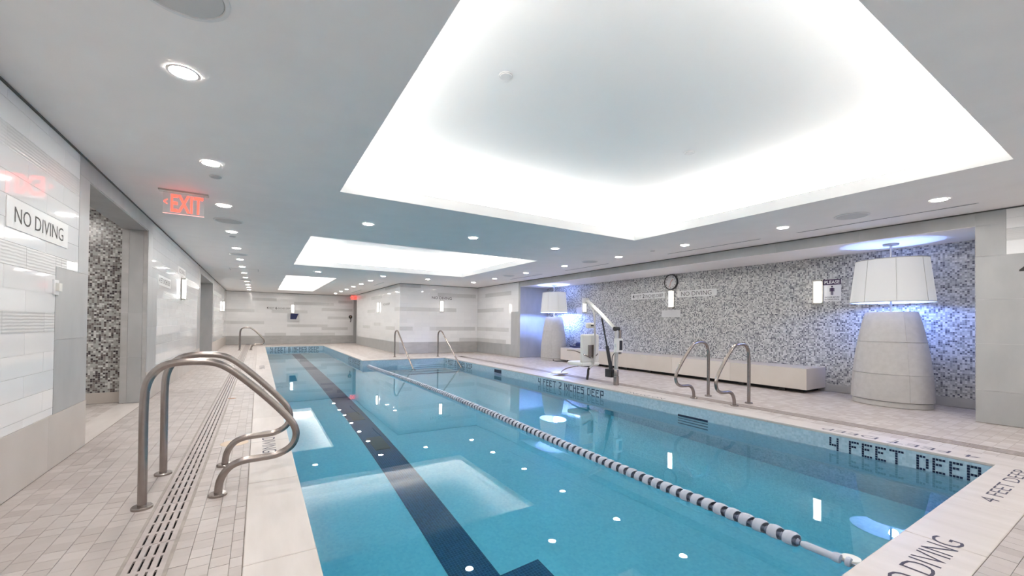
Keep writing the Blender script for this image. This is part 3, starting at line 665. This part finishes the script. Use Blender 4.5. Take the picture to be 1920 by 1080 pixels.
downlight(-0.415, 1.48, 'unseen recessed downlight added as fill to the left ceiling row beside the camera', 'left row downlights')  # out of view, carries the row on as extra fill light
spk_me = MB().lathe([(0.0,-0.006),(0.165,-0.006),(0.170,-0.001)], seg=32, cap=False).mesh('grille', M['speaker'])
spr_me = MB().lathe([(0.170,-0.002),(0.172,-0.010),(0.192,-0.008),(0.194,0.0)], seg=32, cap=False).mesh('rim', M['metal_white'], True)
for x, y, lab in ((-0.33, 2.40, 'nearest one at the top left'), (-0.41, 7.546, 'second one along the left row'), (-0.416, 11.197, 'third one along the left row'), (-0.42, 17.86, 'farthest one along the left row'),
                  (6.836, 2.337, 'right side, above the big near lamp'), (6.762, 7.45, 'right side, above the pool lift'), (6.685, 11.095, 'right side, near the far lamp')):
    t = thing('ceiling_speaker', 'round grey ceiling speaker, '+lab, 'speaker', (x, y, ZC-0.001), 'ceiling speakers'); link('grille', spk_me, t); link('rim', spr_me, t)
def disc(name, x, y, z, r, label, mat, cat='sprinkler', grp='sprinkler covers'):
    t = thing(name, label, cat, (x, y, z), grp)
    MB().lathe([(0.0,-0.012),(r*0.8,-0.012),(r*0.82,-0.006)], seg=20, cap=False).obj('cover', M[mat], t, True)
    MB().lathe([(r*0.7,-0.006),(r,-0.006),(r*1.02,0.0)], seg=20, cap=False).obj('ring', M[mat], t, True)
disc('sprinkler_cover', -0.41, 5.311, ZC-.001, 0.055, 'small round sprinkler cover between the two nearest left downlights', 'speaker')
disc('sprinkler_cover', -0.423, 8.894, ZC-.001, 0.05, 'small round sprinkler cover further down the left ceiling row', 'speaker')
disc('sprinkler_cover', 1.742, 2.967, ZT-.001, 0.06, 'small white sprinkler cover on the left of the large coffer', 'metal_white')
disc('sprinkler_cover', 4.4, 3.1, ZT-.001, 0.06, 'small white sprinkler cover on the right of the large coffer', 'metal_white')
disc('sprinkler_cover', 6.8, 5.63, ZC-.001, 0.05, 'small sprinkler cover in the right ceiling row', 'speaker')
for x, y0, y1, lab in ((7.36, 1.27, 3.24, 'nearest, above the big lamp'), (7.36, 3.80, 5.70, 'second, above the bench'), (7.34, 7.4, 9.1, 'third, above the pool lift'), (7.28, 10.1, 12.0, 'farthest on the right side'), (4.0, 15.8, 17.3, 'left of the projecting corner wall'), (4.05, 20.0, 22.4, 'near the far exit sign')):
    t = thing('linear_diffuser', 'thin dark linear air slot in the ceiling, '+lab, 'air vent', (x, y0, ZC-.001), 'linear air slots')
    MB().box(-0.016, 0.016, 0, y1-y0, -0.002, 0).obj('slot', M['speaker'], t)
    MB().box(-0.006, 0.006, 0.02, y1-y0-0.02, -0.004, -0.002).obj('opening', M['reveal'], t)
t = thing('access_panel', 'flush square access panel in the far left ceiling', 'panel', (-0.385, 14.5, ZC-.001)); MB().box(-0.34, 0.34, -0.3, 0.3, -0.004, 0).obj('door', M['paint'], t); MB().box(-0.36, 0.36, -0.32, 0.32, -0.002, 0).obj('frame', M['speaker'], t)

# ------------------------------------------------------------------ exit signs
def exit_sign(label, x, y, w_, h_, ax=False):
    t = thing('exit_sign', label, 'exit sign', (x, y, ZC), 'exit signs')
    MB().box(-0.04, w_+0.04, -0.05, 0.05, -0.018, 0).obj('mounting_bar', M['nickel'], t)
    MB().box(0, w_, -0.004, 0.004, -h_, -0.02).obj('panel', M['acrylic'], t)
    MB().box(0, w_, -0.005, 0.005, -h_-0.004, -h_+0.002).obj('bottom_edge', emit_edge, t)
    put_letters(text_mesh('EXIT', w_*0.78, h_*0.76, 0.006, M['exit_red'], 0.016), (w_*0.185, 0, -h_+h_*0.08), (1,0,0), (0,0,1), t)
    put(text_mesh('<', w_*0.09, h_*0.24, 0.006, M['exit_red'], 0.0), (w_*0.015, 0, -h_*0.62), (1,0,0), (0,0,1), t, 'arrow')
emit_edge = emit('lit_acrylic_edge', (1.0, 0.45, 0.42), 0.5)
exit_sign('large red EXIT sign hanging from the left ceiling', -0.965, 6.17, 0.385, 0.268)
exit_sign('tiny distant red EXIT sign by the far doorway', 4.30, 24.2, 0.385, 0.268)

# ------------------------------------------------------------------ wall sconces
def sconce(label, org, r, n, group='wall sconces'):
    r = Vector(r); n = Vector(n); t = thing('wall_sconce', label, 'sconce', org, group)
    def b(u0, u1, d0, d1, z0, z1, name, mat):
        mb = MB()
        p = [r*u0+n*d0, r*u1+n*d1]; mb.box(min(p[0].x,p[1].x), max(p[0].x,p[1].x), min(p[0].y,p[1].y), max(p[0].y,p[1].y), z0, z1); return mb.obj(name, M[mat], t)
    b(-0.085, 0.085, 0.005, 0.02, -0.235, 0.235, 'back_plate', 'nickel')
    mb = MB()                                              # bowed glass diffuser
    seg = 8
    for k in range(seg):
        a0, a1 = math.pi*k/seg, math.pi*(k+1)/seg
        p0 = r*(-0.062*math.cos(a0)) + n*(0.02+0.055*math.sin(a0)); p1 = r*(-0.062*math.cos(a1)) + n*(0.02+0.055*math.sin(a1))
        mb.quad((p0.x,p0.y,-0.20),(p1.x,p1.y,-0.20),(p1.x,p1.y,0.20),(p0.x,p0.y,0.20))
    mb.obj('diffuser', M['sconce'], t, True)
    b(-0.075, 0.075, 0.02, 0.075, 0.20, 0.228, 'end_cap', 'nickel'); b(-0.075, 0.075, 0.02, 0.075, -0.228, -0.20, 'end_cap', 'nickel')
sconce('slim wall sconce on the left wall between the two doorways', (XL+.004, 11.10, 1.86), (0,1,0), (1,0,0))
sconce('slim wall sconce at the far end of the left wall', (XL+.004, 22.65, 1.86), (0,1,0), (1,0,0))
sconce('lit wall sconce on the far end wall', (1.553, YF-.004, 1.885), (1,0,0), (0,-1,0))
sconce('lit wall sconce below the NO DIVING lettering on the corner wall', (6.30, YB-.004, 1.875), (1,0,0), (0,-1,0))
sconce('slim wall sconce on the side of the projecting corner wall', (XB-.004, 18.9, 1.87), (0,1,0), (-1,0,0))
sconce('lit wall sconce below the clock on the mosaic wall', (XN, 6.93, 1.885), (0,-1,0), (-1,0,0))
sconce('lit wall sconce beside the PLEASE sign', (XN, 3.642, 1.865), (0,-1,0), (-1,0,0))
sconce('lit wall sconce behind the pool lift arm', (XN, 10.25, 1.82), (0,-1,0), (-1,0,0))

sconce('unseen wall sconce added as fill on the left wall behind the camera', (XL+.004, -0.4, 1.86), (0,1,0), (1,0,0))  # this and the next two are unseen, added to lighten the ceiling
sconce('unseen wall sconce added as fill on the wall behind the camera, left one', (1.55, YN+.001, 1.87), (-1,0,0), (0,1,0))
sconce('unseen wall sconce added as fill on the wall behind the camera, right one', (6.30, YN+.001, 1.87), (-1,0,0), (0,1,0))

# ------------------------------------------------------------------ wall signs
def sign(label, org, r, n, wd, ht, lines, panel='sign_white', name='wall_sign', d=0.006):
    """org = lower left corner; lines = (text, x, y, width, height, thin)"""
    r = Vector(r); n = Vector(n); t = thing(name, label, 'sign', org)
    if panel:
        a = r*0+n*0.0; c = r*wd+n*d
        MB().box(min(a.x,c.x), max(a.x,c.x), min(a.y,c.y), max(a.y,c.y), 0, ht).obj('panel', M[panel], t)
    for (tx, x, y, w_, h_, th) in lines:
        p = r*x+n*(d+0.0012); (put_letters if h_ > 0.08 else put)(text_mesh(tx, w_, h_, 0, M['black_text'], th), (p.x, p.y, y), r, (0,0,1), t)
    return t
LW = ((0,1,0), (1,0,0)); NWL = ((0,-1,0), (-1,0,0)); FWL = ((1,0,0), (0,-1,0))
sign('large NO DIVING sign on the left wall beside the doorway', (XL+.004, 3.975, 1.80), *LW, 1.0, 0.20, [('NO DIVING', 0.10, 0.045, 0.80, 0.105, -0.004)])
sign('pale depth sign on the left wall between the doorways', (XL+.004, 8.70, 1.78), *LW, 1.10, 0.165, [('4 FEET 2 INCHES DEEP', 0.06, 0.04, 0.98, 0.085, 0.0)], 'sign_pale')
sign('small NO DIVING sign above the left wall sconce', (XL+.004, 10.6, 2.14), *LW, 0.95, 0.165, [('NO DIVING', 0.10, 0.035, 0.75, 0.09, -0.004)], 'sign_pale')
sign('black 4 FEET 6 INCHES DEEP lettering on the far wall', (0.34, YF-.004, 1.83), *FWL, 1.1, 0.14, [('4', 0.0, 0.01, 0.08, 0.12, 0.02), ('FEET', 0.13, 0.01, 0.22, 0.10, -0.01), ('6', 0.40, 0.01, 0.08, 0.12, 0.02), ('INCHES DEEP', 0.53, 0.01, 0.56, 0.10, -0.008)], None, d=0.004)
sign('NO DIVING lettering on the projecting corner wall', (5.885, YB-.004, 2.155), *FWL, 0.86, 0.12, [('NO DIVING', 0, 0.005, 0.85, 0.103, 0.0)], None, d=0.004)
sign('faint depth lettering on the side of the corner wall', (XB-.004, 18.2, 1.92), *NWL, 1.1, 0.14, [('4 FEET 6 INCHES DEEP', 0, 0.01, 1.08, 0.09, 0)], None, d=0.004)
sign('4 FEET 2 INCHES DEEP sign left of the clock sconce', (XN, 8.285, 1.925), *NWL, 1.14, 0.165, [('4', 0.05, 0.03, 0.075, 0.105, 0.02), ('FEET', 0.16, 0.03, 0.21, 0.09, -0.008), ('2', 0.41, 0.03, 0.07, 0.105, 0.02), ('INCHES DEEP', 0.52, 0.03, 0.58, 0.09, -0.006)])
sign('NO DIVING sign right of the clock sconce on mosaic', (XN, 6.75, 1.915), *NWL, 1.06, 0.165, [('NO DIVING', 0.11, 0.03, 0.82, 0.105, -0.006)])
nt = sign('small white notice below the clock sconce', (XN, 7.23, 1.42), *NWL, 0.57, 0.18, [], 'sign_pale')
nc = sign('small notice card beside the far lamp', (XN, 10.66, 1.49), *NWL, 0.25, 0.29, [], 'sign_pale')
sign('black depth lettering cut off at the right frame edge', (XR-.004, 1.035, 1.86), *NWL, 1.0, 0.2, [('4', 0, 0.0, 0.13, 0.16, 0.03), ('FEET DEEP', 0.2, 0.0, 0.75, 0.14, 0)], None, d=0.008)
t = sign('PLEASE shower sign with a standing figure beside the lit sconce', (XN, 3.555, 1.685), *NWL, 0.28, 0.41, [('SHOWER BEFORE', 0.025, 0.062, 0.23, 0.026, 0.01), ('ENTERING POOL', 0.025, 0.02, 0.23, 0.026, 0.01)])
MB().box(-0.0075, -0.006, -0.28, 0.0, 0.305, 0.41).obj('header', M['purple'], t)
put(text_mesh('PLEASE', 0.24, 0.062, 0, M['sign_white'], 0.02), (-0.009, -0.02, 0.326), (0,-1,0), (0,0,1), t)
MB().lathe([(0,-0.0085),(0.016,-0.0085),(0.016,-0.006)], (0,-0.14,0.272), axis='x', seg=14).box(-0.008,-0.006,-0.165,-0.115,0.185,0.25).box(-0.008,-0.006,-0.158,-0.143,0.115,0.186).box(-0.008,-0.006,-0.137,-0.122,0.115,0.186).box(-0.008,-0.006,-0.178,-0.168,0.18,0.245).box(-0.008,-0.006,-0.112,-0.102,0.18,0.245).obj('pictogram', M['purple'], t)
for k in range(4): MB().box(-0.0075, -0.006, -0.50+0.03*(k % 2), -0.07-0.03*(k % 2), 0.03+0.033*k, 0.042+0.033*k).obj('print_line', M['speaker'], nt)
for k in range(5): MB().box(-0.0075, -0.006, -0.21, -0.04, 0.05+0.042*k, 0.062+0.042*k).obj('print_line', M['speaker'], nc)
# clock
ck = thing('wall_clock', 'round dark rimmed wall clock on the mosaic wall', 'clock', (XN, 6.935, 2.325))
def cx_lathe(prof, name, mat): return MB().lathe(prof, axis='x', seg=36, cap=False).obj(name, M[mat], ck, True)
cx_lathe([(0.0,-0.028),(0.178,-0.028)], 'dial', 'sign_white'); cx_lathe([(0.178,-0.026),(0.180,-0.045),(0.200,-0.040),(0.203,0.0)], 'rim', 'black_plastic')
for h in range(12):
    a = h*math.pi/6; p = Vector((-0.030, 0.145*math.sin(a)*-1, 0.145*math.cos(a)))
    put(text_mesh(str(12 if h == 0 else h), 0.026 if h < 10 and h else 0.04, 0.04, 0, M['black_text'], 0.01), (-0.031, p.y+0.016, p.z-0.02), (0,-1,0), (0,0,1), ck, 'numeral')
M['hand'] = plain('orange_hand', (0.55, 0.16, 0.10), 0.5)
MB().bar((-0.034,0,0),(-0.034,-0.07,0.075),0.012,0.003,(1,0,0)).obj('hour_hand', M['hand'], ck); MB().bar((-0.035,0.0,0.0),(-0.035,0.03,-0.12),0.008,0.003,(1,0,0)).obj('minute_hand', M['hand'], ck)

# ------------------------------------------------------------------ big lamps in the niche
def sector(prof, a0, a1, sx, sy, th, seg=8):
    """shell between two angles of an elliptical body; prof = [(scale,z)]"""
    mb = MB()
    for off in (0, th):
        for s_, z in prof:
            for k in range(seg+1):
                t_ = a0+(a1-a0)*k/seg; mb.v.append(((sx*s_-off)*math.cos(t_), (sy*s_-off)*math.sin(t_), z))
    n = seg+1; m_ = len(prof); B0 = n*m_
    for i in range(m_-1):
        for k in range(seg):
            A = i*n+k; mb.f.append((A, A+1, A+n+1, A+n)); mb.f.append((B0+A+n, B0+A+n+1, B0+A+1, B0+A))
    for k in range(seg):
        mb.f.append((B0+k, B0+k+1, k+1, k)); A = (m_-1)*n+k; mb.f.append((A, A+1, B0+A+1, B0+A))
    for i in range(m_-1):
        A = i*n; mb.f.append((A, A+n, B0+A+n, B0+A)); A = i*n+seg; mb.f.append((B0+A, B0+A+n, A+n, A))
    return mb
def lerp_prof(z):
    K = [(0.085,1.0),(0.30,0.985),(0.5,0.955),(0.75,0.90),(0.96,0.84),(1.2,0.755),(1.38,0.675),(1.448,0.625)]
    for (z0,s0),(z1,s1) in zip(K, K[1:]):
        if z <= z1: return s0+(s1-s0)*(z-z0)/(z1-z0)
    return K[-1][1]
def big_lamp(label, x, y, glow):
    t = thing('giant_lamp', label, 'lamp', (x, y, 0), 'giant lamps in the niche'); SX, SY = 0.40, 0.50; g = 0.002
    MB().lathe([(0.955,0.0),(0.965,0.004),(0.965,0.075),(0.94,0.08)], sx=SX, sy=SY, seg=48).obj('foot_ring', M['lamp_stone'], t, True)
    for z0, z1 in ((0.085, 0.49), (0.49, 0.98), (0.98, 1.448)):
        pr = [(lerp_prof(z0+g+(z1-z0-2*g)*k/5), z0+g+(z1-z0-2*g)*k/5) for k in range(6)]
        for q in range(4):
            a0 = math.radians(218)+q*math.pi/2; sector(pr, a0+0.002, a0+math.pi/2-0.002, SX, SY, 0.03, 10).obj('base_panel', M['lamp_stone'], t, True)
    MB().lathe([(0.0,1.435),(0.61,1.435),(0.61,1.446),(0.0,1.446)], sx=SX, sy=SY, seg=40, cap=False).obj('base_top', M['lamp_stone'], t)
    MB().tube([(0,0,1.44),(0,0,2.515)], 0.016, 12).obj('pole', M['nickel'], t, True)
    MB().lathe([(0.0,2.503),(0.095,2.503),(0.10,2.512),(0.10,2.529),(0,2.529)], seg=28).obj('canopy', M['nickel'], t, True)
    # shade: eight fabric panels between two trim rings
    for q in range(8):
        a0 = math.radians(20)+q*math.pi/4
        sector([(1.03,1.605),(0.885,2.265)], a0, a0+math.pi/4, SX, SY, 0.006, 8).obj('shade_panel', M['shade'], t, True)
        c_, s2 = math.cos(a0), math.sin(a0); MB().bar((SX*1.034*c_, SY*1.034*s2, 1.605), (SX*.889*c_, SY*.889*s2, 2.265), 0.004).obj('seam', M['shade_trim'], t)
    for s_, z in ((1.034, 1.600), (0.888, 2.268)):
        pts = [(SX*s_*math.cos(2*math.pi*k/48), SY*s_*math.sin(2*math.pi*k/48), z) for k in range(49)]; MB().tube(pts, 0.007, 6).obj('trim_ring', M['shade_trim'], t, True)
    for k in range(3): MB().bar((0,0,2.25),(SX*.885*math.cos(k*2.1), SY*.885*math.sin(k*2.1), 2.262),0.008).obj('spider_arm', M['nickel'], t)
    ld = bpy.data.lights.new('bulb', 'POINT'); ld.energy = glow; ld.color = (0.22, 0.36, 1.0); ld.shadow_soft_size = 0.06
    lo = bpy.data.objects.new('bulb', ld); COL.objects.link(lo); lo.parent = t; lo.location = (0.12, 0.0, 1.67)
big_lamp('giant stone lamp with white drum shade, the near right one', 8.5, 2.40, 38)
big_lamp('giant stone lamp with white drum shade, the far one behind the lift', 8.5, 11.12, 115)

# ------------------------------------------------------------------ bench
bn = thing('bench', 'long low floating stone bench along the mosaic wall', 'bench', (8.35, 3.51, 0)); Lb = 10.55-3.51
for k in range(5): MB().box(0, 0.755, k*Lb/5+0.001, (k+1)*Lb/5-0.001, 0.068, 0.445).obj('slab', M['bench_stone'], bn)
MB().box(0.16, 0.74, 0.12, Lb-0.12, 0, 0.067).obj('gap_shadow', M['dark'], bn)  # black block added so the gap under the bench reads as deep shade
for k in range(9): MB().box(0.10, 0.158, 0.4+k*0.78, 0.5+k*0.78, 0, 0.067).obj('foot', M['black_plastic'], bn)
o = thing('folded_cover', 'dark blue folded cover on the far end of the bench', 'cover', (8.62, 10.1, 0.445)); MB().tube(smooth_path([(0,-0.32,0.03),(0.05,-0.1,0.045),(0,0.1,0.035),(0.06,0.35,0.05)],4),[0.03]*13,8).obj('fold', M['blue_cloth'], o, True); MB().tube(smooth_path([(0.3,-0.3,0.09),(0.33,0,0.11),(0.3,0.3,0.09)],4),[0.08]*9,10).obj('roll', M['blue_cloth'], o, True); MB().tube(smooth_path([(0.12,-0.35,0.02),(0.14,0,0.03),(0.12,0.34,0.02)],4),[0.02]*9,8).obj('towel_edge', M['sign_white'], o, True)

# ------------------------------------------------------------------ pool lift
lf = thing('pool_lift', 'white and steel pool lift with hanging seat on the right deck', 'pool lift', (6.10, 5.92, 0))
MB().tube([(0,0,0),(0,0,1.12)], 0.038, 16).obj('mast', M['alu'], lf, True)
MB().lathe([(0.055,0.0),(0.055,0.17),(0.045,0.18),(0.045,0.30),(0.040,0.31)], seg=18).obj('mast_sleeve', M['steel'], lf, True)
MB().tube([(0.07,-0.03,0.62),(0.07,-0.03,1.10)], 0.028, 12).obj('mast_guard', M['steel'], lf, True)
pk = MB().box(-0.10,0.08,-0.10,-0.03,0.66,0.93).obj('control_box', M['plastic_white'], lf); MB().box(-0.02,0.06,-0.106,-0.10,0.70,0.89).obj('battery', M['black_plastic'], pk); MB().box(-0.104,-0.10,-0.08,-0.05,0.76,0.82).obj('emblem', M['speaker'], pk)
for dx in (-0.03, 0.03): MB().tube([(dx,0.02,1.10),(dx,0.48,1.45),(dx,0.90,1.74)], 0.024, 12).obj('arm', M['alu'], lf, True)
MB().box(-0.05,0.05,0.86,0.98,1.66,1.78).obj('arm_joint', M['alu'], lf); MB().lathe([(0,-0.06),(0.045,-0.06),(0.045,0.06),(0,0.06)],(0,0.0,1.12),axis='x',seg=14).obj('pivot', M['black_plastic'], lf, True)
ac = MB().tube([(0,0.13,0.24),(0,0.26,0.76)], 0.036, 12).obj('actuator', M['black_plastic'], lf, True); MB().tube([(0,0.26,0.76),(0,0.42,1.34)], 0.017, 10).obj('piston', M['black_plastic'], ac, True); MB().box(-0.05,0.05,0.09,0.26,0.14,0.30).obj('motor', M['black_plastic'], ac)
MB().bar((0,0.02,0.18),(0,0.16,0.22),0.05,0.04).obj('actuator_bracket', M['black_plastic'], lf)
MB().tube(smooth_path([(0.0,0.03,0.66),(0.02,0.13,0.55),(0.02,0.14,0.42),(0,0.10,0.30)],5),0.008,6).obj('power_cable', M['black_plastic'], lf, True)
MB().tube(smooth_path([(0.05,0.92,1.70),(0.07,0.80,1.55),(0.09,0.74,1.38),(0.10,0.73,1.0),(0.10,0.73,0.55),(0.08,0.76,0.34),(0.02,0.80,0.26)],6),0.024,12).obj('seat_hanger', M['alu'], lf, True)
se = MB().box(-0.20,0.30,0.78,1.30,0.30,0.385).obj('seat', M['plastic_white'], lf); bv = se.modifiers.new('round','BEVEL'); bv.width = 0.035; bv.segments = 4
bk = MB().box(-0.20,0.30,0.80,0.88,0.38,0.99).obj('backrest', M['plastic_white'], lf); bv = bk.modifiers.new('round','BEVEL'); bv.width = 0.035; bv.segments = 4
MB().box(-0.03,0.13,0.77,0.80,0.50,0.76).obj('back_bracket', M['steel'], bk)
hr = MB().box(-0.02,0.24,0.84,0.92,1.12,1.24).obj('headrest', M['plastic_white'], lf); bv = hr.modifiers.new('round','BEVEL'); bv.width = 0.035; bv.segments = 4
MB().bar((0.10,0.74,1.18),(0.10,0.85,1.18),0.03).obj('headrest_stem', M['black_plastic'], hr)
for s_ in (-1, 1): MB().tube(smooth_path([(0.05+s_*0.02,0.77,0.48),(0.05+s_*0.20,0.80,0.56),(0.05+s_*0.29,1.0,0.63),(0.05+s_*0.29,1.25,0.63)],5),0.012,8).obj('armrest', M['steel'], lf, True)
MB().tube(smooth_path([(0.05,1.0,0.29),(0.03,1.3,0.25),(0.02,1.62,0.16),(0.02,1.78,0.07)],5),0.014,8).obj('footrest_arm', M['steel'], lf, True)
fr_ = MB().box(-0.14,0.18,1.70,1.98,0.03,0.06).obj('footrest', M['plastic_white'], lf); bv = fr_.modifiers.new('round','BEVEL'); bv.width = 0.012; bv.segments = 3
MB().tube(smooth_path([(0.06,0.82,0.28),(0.04,0.86,0.22),(0.03,0.86,0.12),(0.02,0.88,0.0)],5),0.026,10).obj('rubber_strut', M['black_plastic'], lf, True)
MB().tube(smooth_path([(0.08,0.84,0.29),(0.06,1.05,0.28),(0.05,1.2,0.28)],5),0.02,8).obj('seat_rail', M['black_plastic'], lf, True)
cb = thing('floor_cable', 'thin black cable on the floor beside the far lamp', 'cable', (8.28, 10.75, 0)); MB().tube(smooth_path([(0.25,0.35,0.30),(0.05,0.1,0.12),(-0.08,-0.02,0.012),(0.0,-0.25,0.012),(0.2,-0.35,0.012)],6),0.012,8).obj('cord', M['black_plastic'], cb, True)

# ------------------------------------------------------------------ small fittings
hc = thing('floor_cleanout', 'round cream floor cap beside the near left handrails', 'cleanout', (-0.185, 4.88, 0)); MB().lathe([(0.0,0.004),(0.112,0.004),(0.118,0.0)], seg=30, cap=False).obj('lid', M['cap'], hc, True); MB().lathe([(0.0,0.006),(0.012,0.006),(0.013,0.004)], seg=10, cap=False).obj('screw', M['nickel'], hc)
hc = thing('floor_cleanout', 'tiny rust brown floor cap further along the left deck', 'cleanout', (-0.335, 7.70, 0)); MB().lathe([(0.0,0.003),(0.05,0.003),(0.054,0.0)], seg=20, cap=False).obj('lid', M['rust'], hc, True); MB().lathe([(0.0,0.005),(0.01,0.005),(0.011,0.003)], seg=8, cap=False).obj('screw', M['nickel'], hc)
ob = thing('wall_switch', 'small white switch box on the left wall by the doorway', 'switch', (XL+.004, 4.75, 1.455)); MB().box(0,0.012,-0.045,0.045,-0.06,0.06).obj('plate', M['metal_white'], ob); MB().box(0.012,0.034,-0.02,0.035,-0.03,0.035).obj('rocker', M['plastic_white'], ob)
cb = thing('wall_box', 'grey wall cabinet with dark blue front below the far sconce', 'cabinet', (1.575, YF-.004, 1.20)); MB().box(-0.27,0.27,-0.06,0,0,0.44).obj('body', M['speaker'], cb)
mb = MB(); mb.quad((-0.14,-0.064,0.12),(0.14,-0.064,0.12),(0.25,-0.064,0.42),(-0.13,-0.064,0.42)); mb.obj('front_panel', M['blue_cloth'], cb)
ph = thing('wall_phone', 'black wall phone beside the far doorway', 'telephone', (4.50, YF-.004, 1.2)); MB().lathe([(0,-0.06),(0.09,-0.055),(0.10,0.0)],(0,0,0.30),axis='y',seg=20,cap=False).obj('body', M['black_plastic'], ph, True); MB().lathe([(0,-0.065),(0.035,-0.064),(0.04,-0.055)],(0.0,0,0.31),axis='y',seg=14,cap=False).obj('dial', M['rust'], ph); MB().tube(smooth_path([(0,-0.03,0.2),(0.015,-0.03,0.1),(-0.01,-0.03,0.0)],4),0.022,8).obj('cord', M['black_plastic'], ph, True)
